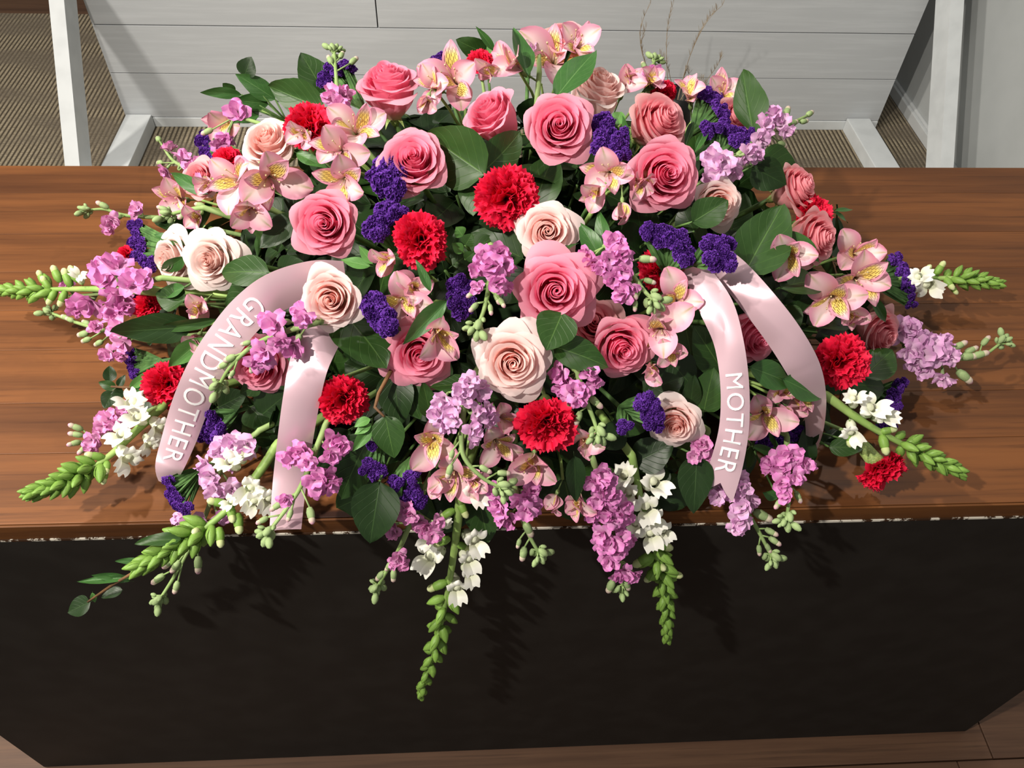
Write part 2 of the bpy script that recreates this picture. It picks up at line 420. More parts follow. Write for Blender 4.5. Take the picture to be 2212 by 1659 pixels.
# dried grass in a dark pot on the floor behind the arrangement
GY = 2.25
pt = on_y(1468, 200, GY)
pot = empty('dried_grass_pot', (pt[0], GY, 0)); tag(pot, 'wispy dried brown grass in a dark vase behind the flowers', 'plant')
m = MB(); hz = pt[2]
m.lathe([(0.0, 0.0), (0.075, 0.0), (0.085, 0.02), (0.07, hz*0.5), (0.045, hz*0.85), (0.052, hz), (0.046, hz), (0.04, hz*0.86), (0.0, hz*0.8)], 20)
link('vase', m.mesh('vase', 'black_tray'), pot)
for pts in ([(1455,195),(1362,110),(1375,60),(1405,8)], [(1462,195),(1432,95),(1440,50),(1455,5)], [(1465,190),(1478,130),(1515,45),(1560,12)],
            [(1470,190),(1490,100),(1520,40),(1548,22)], [(1450,190),(1445,150),(1440,125),(1425,118)], [(1525,180),(1550,150),(1558,130),(1556,122)],
            [(1478,190),(1530,172),(1550,170),(1568,172)], [(1460,190),(1375,130),(1380,90),(1395,60)],
            [(1470,190),(1476,150),(1482,140),(1488,160)], [(1480,190),(1500,160),(1520,165),(1524,185)]):
    P = np.array([on_y(x, y, GY+random.uniform(-.05, .05)) for x, y in pts]) - np.array([pt[0], GY, 0])
    P[0] = (random.uniform(-.02, .02), random.uniform(-.02, .02), hz*0.85)
    q = []
    for i in range(13):
        s = i/12; a = [(1-s)**3, 3*s*(1-s)**2, 3*s*s*(1-s), s**3]; q.append(sum(a[k]*P[k] for k in range(4)))
    m = MB(); m.tube(q, np.linspace(0.0013, 0.0005, 13), 5)
    for i in range(5, 13):                                     # small awns of the seed head
        for k in range(3):
            dv = np.array([random.uniform(-.4, .4), random.uniform(-.4, .4), 1.0])*0.018
            m.tube([q[i], q[i]+dv*0.6, q[i]+dv], [0.0005, 0.0005, 0.0003], 3, cap=False)
    link('grass_blade', m.mesh('grass_blade', 'dry_grass'), pot)

# ------------------------------------------------------------------ the counter
ct = empty('counter', ((X_LEFT+X_RIGHT)/2, (Y_FRONT+Y_BACK)/2, 0)); tag(ct, 'black fronted counter with stained wooden plank top', 'counter')
nb = 8; NOSE = 0.003
ys = np.linspace(Y_FRONT+NOSE, Y_BACK, nb+1) + np.array([0]+[random.uniform(-.012, .012) for _ in range(nb-1)]+[0])
for i in range(nb):
    child(bevel_box('top_board', (X_LEFT, ys[i]+0.0002, H_TOP-0.026), (X_RIGHT, ys[i+1]-0.0002, H_TOP), 'counter_wood', 0.0006), ct)
child(bevel_box('front_edge_strip', (X_LEFT, Y_FRONT, H_TOP-0.026), (X_RIGHT, Y_FRONT+NOSE-0.0002, H_TOP-0.0010), 'edge_wood', 0.0006), ct)
child(bevel_box('chipped_paint_line', (X_LEFT, Y_FRONT-0.0012, H_TOP-0.0295), (X_RIGHT, Y_FRONT+0.02, H_TOP-0.0262), 'chipped', 0.0), ct)
child(bevel_box('front_panel', (-0.797, Y_FRONT-0.0005, 0.0), (0.982, Y_FRONT+0.018, H_TOP-0.0295), 'front_black', 0.002), ct)
for xs in (-0.797, 0.964):
    child(bevel_box('side_panel', (xs, Y_FRONT+0.018, 0.0), (xs+0.018, Y_BACK-0.01, H_TOP-0.028), 'front_black', 0.001), ct)
child(bevel_box('back_panel', (-0.779, Y_BACK-0.03, 0.0), (0.964, Y_BACK-0.012, H_TOP-0.028), 'front_black', 0.001), ct)

# foam block in its tray, the hidden core every stem goes into
fo = empty('foam_tray', (DC[0], DC[1]-0.02, H_TOP)); tag(fo, 'dark green floral foam in a black tray under the blooms', 'foam')
m = MB(); th = np.linspace(0, math.pi/2, 9)
P = np.zeros((9, 40, 3)); a = np.arange(40)*2*math.pi/40
for j, tt in enumerate(th):
    rr = math.cos(tt)
    P[j] = np.stack([0.33*rr*np.cos(a), 0.215*rr*np.sin(a), np.full(40, 0.02+0.165*math.sin(tt))], -1)
m.grid(P, None, 0, True); link('foam', m.mesh('foam', 'foam'), fo)
m = MB()
P = np.stack([np.stack([rx*np.cos(a), ry*np.sin(a), np.full(40, zz)], -1) for rx, ry, zz in ((0, 0, 0.001), (0.345, 0.228, 0.001), (0.355, 0.236, 0.028), (0.349, 0.231, 0.028), (0.34, 0.222, 0.012))])
m.grid(P, None, 0, True); link('tray', m.mesh('tray', 'black_tray'), fo)
FOAM = np.array([DC[0], DC[1]-0.02, H_TOP+0.05])
def foam_point(p):
    """where a stem that leads to p enters the foam"""
    d = nrm((p-FOAM)*np.array([1, 1, 0.8])); e = np.array([0.30, 0.19, 0.12])
    return FOAM + d*(1/np.linalg.norm(d/e))*0.95

PLACED = []
# ------------------------------------------------------------------ roses
def rose_petals(seed, opened, mat):
    r = np.random.default_rng(seed); N = 36; out = []
    nu, nv = 13, 13
    u = np.linspace(-1, 1, nu)[None, :]; v = np.linspace(0, 1, nv)[:, None]
    for i in range(N):
        t = i/(N-1); j = lambda s: r.uniform(-s, s)
        R = 0.016 + (0.34+0.01*opened)*t**0.92
        hf = 1.38-0.34*opened; H = 0.66*hf - 0.08*t - (0.05+0.13*opened)*max(0, t-0.25)**1.5/0.65 + j(0.012)
        W = 2.0 - 1.22*t**0.55 + j(0.06)
        phi = i*2.39996 + j(0.2)
        flare = (0.07+0.16*opened)*max(0, t-0.22)**1.3*(1+j(0.3)) - 0.42*R*max(0, 1-t/0.45)
        curl = 0.012 + (0.07+0.10*opened)*t**2 + j(0.01)
        sp = 0.20*(1-t)+0.05; p1, p2, p3, p4 = (j(3.1) for _ in range(4)); sk = j(0.10)
        ve = v*(1 - (0.06+0.16*t)*np.abs(u)**2.4)                   # rounded upper corners
        k = np.clip((ve-0.55)/0.45, 0, 1)
        pr = 0.34 + 0.66*np.sin(np.clip(ve/0.66, 0, 1)*math.pi/2)**1.1
        rad = R*pr*(1+sp*u) + flare*k**1.6*(1+sk*u)
        rad = rad + (0.006+0.022*t)*k*np.sin(2.6*u+p1) + 0.012*t*k**2*np.sin(6.5*u+p2)
        rim = np.clip((ve-0.86)/0.14, 0, 1)
        rad = rad + rim**2*(0.026+0.008*t)
        z = H*ve - curl*k**2.4*(1+0.35*u**2) - rim**2*(0.010+0.014*t) + 0.014*t*k*np.sin(3.7*u+p3)
        if t > 0.5:                                                  # the pointed, rolled-back tip of the outer petals
            rad = rad + 0.05*np.exp(-(u*3.0)**2)*k**3*(t-0.3); z = z - 0.03*np.exp(-(u*3.0)**2)*k**4*(t-0.3)
        wd = W*(0.55+0.45*np.sin(np.clip(ve*1.25, 0, 1)*math.pi/2))
        a = phi + u*wd
        P = np.stack([rad*np.cos(a), rad*np.sin(a), z+0*u], -1)
        C = np.stack([v+0*u, np.full((nv, nu), t), np.abs(u)+0*v], -1)
        m = MB(); m.grid(P, C); out.append(m.mesh('rose_petal', mat))
    return out
m = MB(); m.lathe([(0.0, -0.14), (0.05, -0.13), (0.075, -0.06), (0.085, 0.0), (0.06, 0.05)], 10)
for k in range(5):
    a = k*2*math.pi/5; vv = np.linspace(0, 1, 7)[:, None]; uu = np.linspace(-1, 1, 3)[None, :]
    rad = 0.07 + 0.16*vv; zz = 0.0 + 0.05*vv - 0.16*vv**2; wd = 0.05*(1-vv)**0.8
    P = np.stack([rad*math.cos(a) - wd*uu*math.sin(a), rad*math.sin(a) + wd*uu*math.cos(a), zz+0.01*np.abs(uu)], -1); m.grid(P)
ROSE_CALYX = m.mesh('rose_calyx', 'calyx_green')
def unit_stem(mat):
    m = MB(); m.tube([(0, 0, 0), (0.02, 0.01, -0.3), (0.0, 0.02, -0.65), (0, 0, -1)], 1.0, 8); return m.mesh('stem', mat)
STEM = {k: unit_stem(k) for k in ('stem_dark', 'stem_green', 'stem_sage', 'statice_green')}
def add_stem(par, start, end, rad, mat='stem_dark', inv=None, name='stem'):
    d = start-end; L = max(0.01, np.linalg.norm(d)); X, Y, Z = basis(d)
    mw = mat4(start, X, Y, Z, rad, rad, L)
    return link(name, STEM[mat], par, inv @ mw if inv else mw)
ROSE_LIB = {}
def rose(x, y, d, u, v, kind, var, label, lift=0.0):
    ax = facing(x, y, u, v); t = surf_t(x, y) - lift
    size = d*t/F*1.08
    c = at_t(x, y, t); pos = c - ax*size*(0.62, 0.52, 0.40)[var]
    key = (kind, var)
    if key not in ROSE_LIB: ROSE_LIB[key] = rose_petals(100+var*7+len(kind), (0.15, 0.55, 1.0)[var], 'rose_'+kind)
    X, Y, Z = basis(ax, random.uniform(0, 6.28))
    e = empty('rose', (0, 0, 0)); mw = mat4(pos, X, Y, Z, size); e.matrix_world = mw
    for me in ROSE_LIB[key]: link('petal', me, e)
    link('calyx', ROSE_CALYX, e)
    base = pos - ax*size*0.13
    add_stem(e, base, foam_point(base), 0.0032, 'stem_dark', mw.inverted())
    PLACED.append((pos, label)); return tag(e, label, 'rose', 'roses in the funeral spray')

# ------------------------------------------------------------------ carnations
def carnation_petals(seed):
    r = np.random.default_rng(seed); N = 54; out = []
    nu, nv = 19, 7
    for i in range(N):
        t = i/(N-1); j = lambda s: r.uniform(-s, s)
        th0 = math.radians(2+16*t+j(4)); th1 = math.radians(8 + 112*t**0.80 + j(16))
        L = 0.52 + 0.05*math.sin(t*3) + j(0.05)
        u = np.linspace(-1, 1, nu); v = np.linspace(0, 1, nv)
        zig = np.where(np.arange(nu) % 2 == 0, 1.0, 0.945) * (1 - 0.20*np.abs(u)**2) + r.uniform(-.025, .025, nu)
        s = v[:, None]*np.ones(nu)[None, :]; s = s*(1+(zig[None, :]-1)*s**3)
        ang = th0 + (th1-th0)*s**1.3
        rr = np.zeros((nv, nu)); zz = np.zeros((nv, nu))
        for q in range(1, nv):                                       # integrate the bend along the petal
            ds = (s[q]-s[q-1])*L; am = (ang[q]+ang[q-1])/2
            rr[q] = rr[q-1]+np.sin(am)*ds; zz[q] = zz[q-1]+np.cos(am)*ds
        wd = (0.30+0.05*j(1))*s**1.15
        ruf = s**1.8*((0.075-0.02*t)*np.sin(u*4.2+j(3))+0.035*np.sin(u*9.5+j(3)))
        nr, nz = np.cos(ang), -np.sin(ang)
        phi = i*2.39996+j(0.5)
        rad = rr + 0.005 + ruf*nr; lat = wd*u[None, :]; z = zz + ruf*nz
        P = np.stack([rad*math.cos(phi)-lat*math.sin(phi), rad*math.sin(phi)+lat*math.cos(phi), z], -1)
        C = np.stack([s, np.full((nv, nu), t), np.abs(u)[None, :]+0*s], -1)
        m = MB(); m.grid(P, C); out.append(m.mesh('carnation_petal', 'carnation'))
    return out
CARN = [carnation_petals(41+k) for k in range(3)]
m = MB(); m.lathe([(0.0, -0.42), (0.06, -0.41), (0.10, -0.30), (0.115, -0.10), (0.13, 0.10), (0.15, 0.20), (0.12, 0.19), (0.05, 0.0)], 12)
CARN_CALYX = m.mesh('carnation_calyx', 'calyx_green')
def carnation(x, y, d, u, v, var, label, lift=0.0):
    ax = facing(x, y, u, v); t = surf_t(x, y) - lift
    size = d*t/F*1.22; pos = at_t(x, y, t) - ax*size*0.34
    X, Y, Z = basis(ax, random.uniform(0, 6.28)); mw = mat4(pos, X, Y, Z, size)
    e = empty('carnation', (0, 0, 0)); e.matrix_world = mw
    for me in CARN[var]: link('petal', me, e)
    link('calyx', CARN_CALYX, e)
    base = pos - ax*size*0.40
    add_stem(e, base, foam_point(base), 0.0022, 'stem_sage', mw.inverted())
    PLACED.append((pos, label)); return tag(e, label, 'carnation', 'carnations in the funeral spray')

# ------------------------------------------------------------------ alstroemeria
def tepal(seed, outer):
    r = np.random.default_rng(seed); nu, nv = 9, 12
    u = np.linspace(-1, 1, nu)[None, :]; v = np.linspace(0, 1, nv)[:, None]
    L = 0.62 if outer else 0.60
    if outer: wd = 0.185*np.sin(np.clip(v*0.96+0.02, 0, 1)**1.45*math.pi)**0.75 + 0.018*(1-v)
    else:     wd = 0.120*np.sin(np.clip(v*0.97+0.015, 0, 1)**1.25*math.pi)**0.8 + 0.014*(1-v)
    th0 = math.radians(12); th1 = math.radians(78 if outer else 62) + r.uniform(-.25, .35)
    ang = th0 + (th1-th0)*v**1.1
    rr = np.cumsum(np.sin(ang)*L/(nv-1), 0); zz = np.cumsum(np.cos(ang)*L/(nv-1), 0)
    cup = (0.05 if outer else 0.035)*u**2*np.sin(v*math.pi)
    ruf = 0.018*v**2*np.sin(u*4+r.uniform(-3, 3))*np.abs(u)
    nr, nz = -np.cos(ang), np.sin(ang)
    P = np.stack([rr+(cup+ruf)*nr, wd*u, zz+(cup+ruf)*nz], -1)
    C = np.stack([v+0*u, (u+1)/2+0*v, np.zeros((nv, nu))], -1)
    m = MB(); m.grid(P, C); return m.mesh('tepal', 'tepal_outer' if outer else 'tepal_inner')
TEP_O = [tepal(s, True) for s in range(5)]; TEP_I = [tepal(20+s, False) for s in range(5)]
m = MB()
for k in range(5):
    a = k*1.3+0.4; e = np.array([0.10*math.cos(a)+0.04, 0.10*math.sin(a), 0.40+0.05*math.sin(k*2)])
    m.tube([(0, 0, 0.02), e*0.5+np.array([0, 0, 0.03]), e], [0.006, 0.006, 0.005], 4); m.tube([e, e+np.array([0.0, 0.0, 0.035])], 0.012, 5)
STAMENS = m.mesh('stamens', 'stamen')
m = MB(); m.lathe([(0.012, -0.55), (0.016, -0.25), (0.02, -0.17), (0.05, -0.11), (0.055, -0.04), (0.035, 0.03), (0.02, 0.05)], 8)
OVARY = m.mesh('flower_tube', 'stem_sage')
def alstro(label, flowers, leaves=(), lift=0.0):
    """flowers: (x, y, diameter, right, down, spin, closed)"""
    pts = []
    root = empty('alstroemeria_stem', (0, 0, 0))
    ends = []
    for fl in flowers:
        x, y, d, u, v, spin = fl[:6]; closed = fl[6] if len(fl) > 6 else 0.0; lf = fl[7] if len(fl) > 7 else lift
        ax = facing(x, y, u, v); t = surf_t(x, y)-lf; size = d*t/F*1.15; pos = at_t(x, y, t)-ax*size*0.30
        # spin 0 puts one broad petal straight up in the picture
        upd = -facing(x, y, 0, 1, 0); Z = nrm(ax); X = nrm(upd-Z*(upd@Z)); Y = np.cross(Z, X)
        c, s = math.cos(spin), math.sin(spin); X, Y = c*X+s*Y, -s*X+c*Y
        ends.append((pos, ax, size)); pts.append((x, y))
        mw = mat4(pos, X, Y, Z, size)
        f = link('flower', OVARY, root); f['_m'] = 0; del f['_m']
        f.matrix_local = mw
        for k in range(6):
            out = k % 2 == 0; lib = TEP_O if out else TEP_I
            a = k*math.pi/3; tilt = -closed*0.85 + random.uniform(-.22, .18)
            link('petal', lib[random.randrange(5)], f, Matrix.Rotation(a+random.uniform(-.14, .14), 4, 'Z') @ Matrix.Rotation(tilt, 4, 'Y') @ Matrix.Rotation(random.uniform(-.3, .3), 4, 'X') @ Matrix.Scale(random.uniform(.90, 1.10), 4))
        if closed < 0.5: link('stamens', STAMENS, f)
    cen = sum(e[0]-e[1]*e[2]*0.55 for e in ends)/len(ends)
    hub = cen + (FOAM-cen)*0.18
    m = MB()
    for pos, ax, size in ends:
        b = pos-ax*size*0.52
        m.tube([hub, (hub+b)/2-ax*size*0.1, b], [0.0022, 0.0018, 0.0016], 6)
    fp = foam_point(hub); m.tube([fp, (fp+hub)/2, hub], 0.0028, 7)
    link('stem', m.mesh('stem', 'stem_green'), root)
    for lf in leaves: add_leaf(root, *lf)
    PLACED.append((cen, label)); return tag(root, label, 'alstroemeria', 'alstroemeria in the funeral spray')

# ------------------------------------------------------------------ leaves
def leaf_mesh(kind, seed, mat):
    r = np.random.default_rng(seed); nu, nv = 9, 14
    u = np.linspace(-1, 1, nu)[None, :]; v = np.linspace(0, 1, nv)[:, None]
    if kind == 'broad':  wd = 0.5*np.sin(np.clip(v, 0, 1)**0.72*math.pi)**0.72*(1-0.10*v)
    elif kind == 'round': wd = 0.5*np.sin(np.clip(v, 0, 1)**0.85*math.pi)**0.60
    else: wd = 0.5*np.sin(np.clip(v, 0, 1)**0.80*math.pi)**0.95
    wd = np.maximum(wd, 0.004); wd = wd/wd.max()*0.5
    wd = wd*(1+0.02*np.sin(v*40))
    fold = r.uniform(0.03, 0.16); bend = r.uniform(-0.10, 0.26); tw = r.uniform(-.5, .5)
    x = wd*u; y = v + 0*u
    z = fold*np.abs(u)*wd*2*0.6 - bend*(v-0.1)**2 + 0.02*np.sin(v*9+u*2+r.uniform(0, 6))*np.abs(u)
    a = tw*v
    P = np.stack([x*np.cos(a)-z*0*np.sin(a), y+0.06*bend*np.sin(v*3), z+x*np.sin(a)*0.6], -1)
    C = np.stack([v+0*u, (u+1)/2+0*v, np.zeros((nv, nu))], -1)
    m = MB(); m.grid(P, C)
    m.tube([(0, -0.10, -0.01), (0, -0.03, -0.004), (0, 0.05, 0.0)], [0.014, 0.012, 0.010], 5)
    return m.mesh('leaf', mat)
LEAF = {}
for kind, mats in (('broad', ('leaf_broad', 'leaf_dark')), ('round', ('leaf_dark', 'leaf_broad')), ('narrow', ('leaf_narrow', 'leaf_light', 'leaf_dark'))):
    for mt in mats: LEAF[(kind, mt)] = [leaf_mesh(kind, 300+s*3+len(mt), mt) for s in range(5)]
def leaf_at(par, base, tip, width, key, nrm_dir, name='leaf'):
    Y = tip-base; L = np.linalg.norm(Y); Y = Y/L
    Z = nrm(nrm_dir-Y*(nrm_dir@Y)); X = np.cross(Y, Z)
    m = mat4(base, X, Y, Z, width, L, L)
    return link(name, random.choice(LEAF[key]), par, m)
def add_leaf(par, bx, by, tx, ty, wpx, key=('broad', 'leaf_broad'), lift=-0.01, tlift=None, tilt=None):
    t0 = surf_t(bx, by)-lift+0.012; t1 = surf_t(tx, ty)-(lift if tlift is None else tlift)
    lat = math.hypot(tx-bx, ty-by)*t0/F*0.55                     # a leaf never stretches along the view
    if abs(t1-t0) > lat: t1 = t0 + math.copysign(lat, t1-t0)
    b = at_t(bx, by, t0); tp = at_t(tx, ty, t1)
    n = facing((bx+tx)/2, (by+ty)/2, *(tilt if tilt else (random.uniform(-.3, .3), random.uniform(-.5, .15))))
    return leaf_at(par, b, tp, wpx*(t0+t1)/2/F*1.06, key, n)
BR, DK, LT, NA, RD, ND = ('broad', 'leaf_broad'), ('broad', 'leaf_dark'), ('narrow', 'leaf_light'), ('narrow', 'leaf_narrow'), ('round', 'leaf_dark'), ('narrow', 'leaf_dark')
def sprig(label, leaves, cat='foliage', stem=None, name='leaf_sprig', smat='stem_dark'):
    root = empty(name, (0, 0, 0)); pts = []
    for lf in leaves:
        o = add_leaf(root, *lf); pts.append(np.array(o.location))
    m = MB()
    if stem:
        P = [S(*q) for q in stem]; m.tube(P, np.linspace(0.0024, 0.0012, len(P)), 6)
    else:
        cen = sum(pts)/len(pts); hub = cen+(FOAM-cen)*0.12
        for p in pts: m.tube([hub, (hub+p)/2, p], 0.0012, 5)
        fp = foam_point(hub); m.tube([fp, (fp+hub)/2, hub], 0.0018, 6)
    link('stem', m.mesh('stem', smat), root)
    PLACED.append((sum(pts)/len(pts), label))
    return tag(root, label, cat, 'greenery in the funeral spray')

# ------------------------------------------------------------------ stock
def stock_floret(seed, mat):
    r = np.random.default_rng(seed); m = MB(); nu, nv = 6, 6
    u = np.linspace(-1, 1, nu)[None, :]; v = np.linspace(0, 1, nv)[:, None]
    for i in range(10):
        t = i/9; j = lambda s: r.uniform(-s, s)
        L = 0.52+j(0.09); th0 = math.radians(6+24*t); th1 = math.radians(14+92*t**0.8+j(20))
        ang = th0+(th1-th0)*v
        rr = np.cumsum(np.sin(ang)*L/(nv-1), 0); zz = np.cumsum(np.cos(ang)*L/(nv-1), 0)
        wd = 0.235*np.sin(np.clip(v*0.80+0.06, 0, 1)*math.pi)**0.7*(1+j(0.15))
        ruf = v**1.5*(0.07*np.sin(u*2.3+j(3))+0.02*np.sin(u*6+j(3)))
        phi = i*2.39996+j(0.3)
        rad = rr+ruf*np.cos(ang); z = zz-ruf*np.sin(ang); lat = wd*u
        P = np.stack([rad*math.cos(phi)-lat*math.sin(phi), rad*math.sin(phi)+lat*math.cos(phi), z+0*u], -1)
        m.grid(P, np.stack([v+0*u, np.full((nv, nu), t), 0*u+0*v], -1))
    m.lathe([(0.02, -0.34), (0.055, -0.30), (0.075, -0.12), (0.085, 0.05), (0.05, 0.02)], 7, 1)
    return m.mesh('stock_floret', (mat, 'bud_sage'))
FLORET = {k: [stock_floret(500+i, k) for i in range(4)] for k in ('stock_magenta', 'stock_lilac', 'stock_rose')}
def bud_mesh(petal, green):
    m = MB(); m.lathe([(0.0, -0.02), (0.16, 0.05), (0.24, 0.30), (0.22, 0.60), (0.16, 0.72)], 8, 1)
    m.lathe([(0.15, 0.60), (0.20, 0.72), (0.18, 0.90), (0.08, 1.02), (0.0, 1.04)], 8, 0); return m.mesh('bud', (petal, green))
def green_bud(green):
    m = MB(); m.lathe([(0.0, 0.0), (0.18, 0.08), (0.30, 0.35), (0.30, 0.62), (0.18, 0.90), (0.0, 1.0)], 8); return m.mesh('bud', green)
def pointed_bud():
    m = MB(); m.lathe([(0.0, 0.0), (0.17, 0.06), (0.27, 0.28), (0.28, 0.52), (0.18, 0.80), (0.05, 0.98), (0.0, 1.0)], 8)
    v = np.linspace(0, 1, 6)[:, None]; u = np.linspace(-1, 1, 4)[None, :]
    for a in (0.3, 2.4, 4.5):                                        # sepals hugging the bud
        rr = 0.02+0.29*np.sin(np.clip(v*0.95+.05, 0, 1)*2.6); aa = a+u*0.75*(1-v**1.5)
        m.grid(np.stack([rr*np.cos(aa), rr*np.sin(aa), 0.85*v+0*u-0.02], -1))
    return m.mesh('bud', 'bud_green')
PINK_BUD = bud_mesh('stock_bud_pink', 'bud_sage'); SAGE_BUD = green_bud('bud_sage'); GREEN_BUD = pointed_bud(); WHITE_BUD = bud_mesh('green_white', 'bud_green')
def path3(pix, lb, lt, n=26):
    """smooth stem through pixels; its depth runs evenly from one end to the other"""
    t0 = surf_t(*pix[0])-lb; t1 = surf_t(*pix[-1])-lt
    P = np.array(pix, float); seg = np.r_[0, np.cumsum(np.linalg.norm(np.diff(P, axis=0), axis=1))]; seg /= seg[-1]
    out = []
    for s in np.linspace(0, 1, n):
        i = min(len(P)-2, max(0, np.searchsorted(seg, s)-1)); k = (s-seg[i])/(seg[i+1]-seg[i])
        p0, p1, p2, p3 = P[max(0, i-1)], P[i], P[i+1], P[min(len(P)-1, i+2)]
        q = 0.5*((2*p1)+(-p0+p2)*k+(2*p0-5*p1+4*p2-p3)*k*k+(-p0+3*p1-3*p2+p3)*k**3)
        t = 1/((1-s)/t0+s/t1)
        out.append((q[0], q[1], t))
    return out
def stock(label, pix, florets, buds=(), tone='stock_magenta', lb=0.0, lt=0.015, tip=True, fs=1.0):
    root = empty('stock_stem', (0, 0, 0)); tr_ = path3(pix, lb, lt)
    pts = np.array([at_t(*q) for q in tr_])
    m = MB(); fp = foam_point(pts[0])
    m.tube(np.vstack([[fp], pts]), np.linspace(0.0034, 0.0017, len(pts)+1), 7)
    pp = np.array([(q[0], q[1]) for q in tr_])
    def near(x, y, back=14):
        i = int(np.argmin(np.hypot(pp[:, 0]-x, pp[:, 1]-y))); d = math.hypot(pp[i, 0]-x, pp[i, 1]-y)
        return i, d
    for x, y, d in florets:
        i, dist = near(x, y); t = tr_[i][2]
        lift = 0.004+random.uniform(-.004, .012) + max(0, 0.016-dist*t/F)*0.8
        p = at_t(x, y, t-lift); i2 = max(0, i-2)
        size = d*t/F*1.18*fs
        outv = nrm(p-pts[i2]); ax = nrm(outv*0.9+facing(x, y, random.uniform(-.5, .5), random.uniform(-.5, .5))*0.9)
        pos = p-ax*size*0.30
        X, Y, Z = basis(ax, random.uniform(0, 6.28))
        f = link('floret', random.choice(FLORET[tone]), root, mat4(pos, X, Y, Z, size))
        b = pos-ax*size*0.32
        m.tube([pts[i2], (pts[i2]+b)/2-ax*size*0.1, b], 0.0011, 5)
    for bd_ in buds:
        x, y = bd_[:2]; d = bd_[2] if len(bd_) > 2 else 26
        i, dist = near(x, y); t = tr_[i][2]; i2 = max(0, i-3)
        p = at_t(x, y, t-random.uniform(-.004, .008)); outv = nrm(p-pts[i2]+nrm(pts[-1]-pts[0])*0.008)
        size = d*t/F*1.25; pos = p-outv*size*0.55; X, Y, Z = basis(outv, random.random()*6)
        link('bud', PINK_BUD, root, mat4(pos, X, Y, Z, size)); m.tube([pts[i2], (pts[i2]+pos)/2, pos], 0.0010, 5)
    if tip:
        T = nrm(pts[-1]-pts[-4]); X0, Y0, _ = basis(T)
        for k in range(13):
            a = k*2.4; sp = 0.2+0.75*((k % 5)/4); L = 0.009+0.007*((k % 3)/2)
            dr = nrm(T*(1.1-sp*0.7)+(X0*math.cos(a)+Y0*math.sin(a))*sp)
            b = pts[-1]-T*0.004*(k % 4)+dr*0.006; X, Y, Z = basis(dr, a)
            link('bud', SAGE_BUD, root, mat4(b, X, Y, Z, L*0.8)); m.tube([pts[-2], b], 0.0008, 4)
    link('stem', m.mesh('stem', 'stem_sage'), root)
    PLACED.append((pts[0], label)); return tag(root, label, 'stock', 'stock stems in the funeral spray')

# ------------------------------------------------------------------ snapdragon
def snap_floret(seed):
    r = np.random.default_rng(seed); m = MB()
    m.lathe([(0.0, 0.0), (0.13, 0.04), (0.17, 0.2), (0.15, 0.40), (0.18, 0.55), (0.13, 0.60)], 10, 0)
    nu, nv = 7, 7; u = np.linspace(-1, 1, nu)[None, :]; v = np.linspace(0, 1, nv)[:, None]
    for a, L, w, up in ((0.45, .42, .20, 62), (-0.45, .42, .20, 62), (math.pi, .34, .15, 120), (math.pi-.85, .34, .16, 115), (math.pi+.85, .34, .16, 115)):
        th = math.radians(10)+(math.radians(up)-math.radians(10))*v
        rr = 0.10+np.cumsum(np.sin(th)*L/(nv-1), 0); zz = 0.50+np.cumsum(np.cos(th)*L/(nv-1), 0)
        wd = w*np.sin(np.clip(v*0.75+0.15, 0, 1)*math.pi)**0.6; ruf = 0.05*v*np.sin(u*3+r.uniform(-3, 3))
        rad = rr+ruf; lat = wd*u
        P = np.stack([rad*math.cos(a)-lat*math.sin(a), rad*math.sin(a)+lat*math.cos(a), zz+ruf*0.6], -1)
        m.grid(P, np.stack([v+0*u*0.0+0.3, 0*u+0*v, 0*u+0*v], -1))
    s = np.linspace(0, math.pi, 6)
    m.lathe([(0.0, 0.66), (0.09, 0.64), (0.13, 0.56), (0.12, 0.48), (0.0, 0.46)], 8, 0, (np.eye(3), np.array([-0.08, 0, 0])))
    for k in range(5):
        a = k*2*math.pi/5; P = np.stack([(0.05+0.13*np.sin(v*1.5))*math.cos(a)-0.07*(1-v)*u*math.sin(a), (0.05+0.13*np.sin(v*1.5))*math.sin(a)+0.07*(1-v)*u*math.cos(a), -0.03+0.25*v+0*u], -1); m.grid(P, None, 1)
    m.tube([(0, 0, -0.16), (0, 0, 0.0)], 0.03, 5, 1)
    return m.mesh('snapdragon_floret', ('white_petal', 'bud_green'))
SNAP = [snap_floret(k) for k in range(4)]
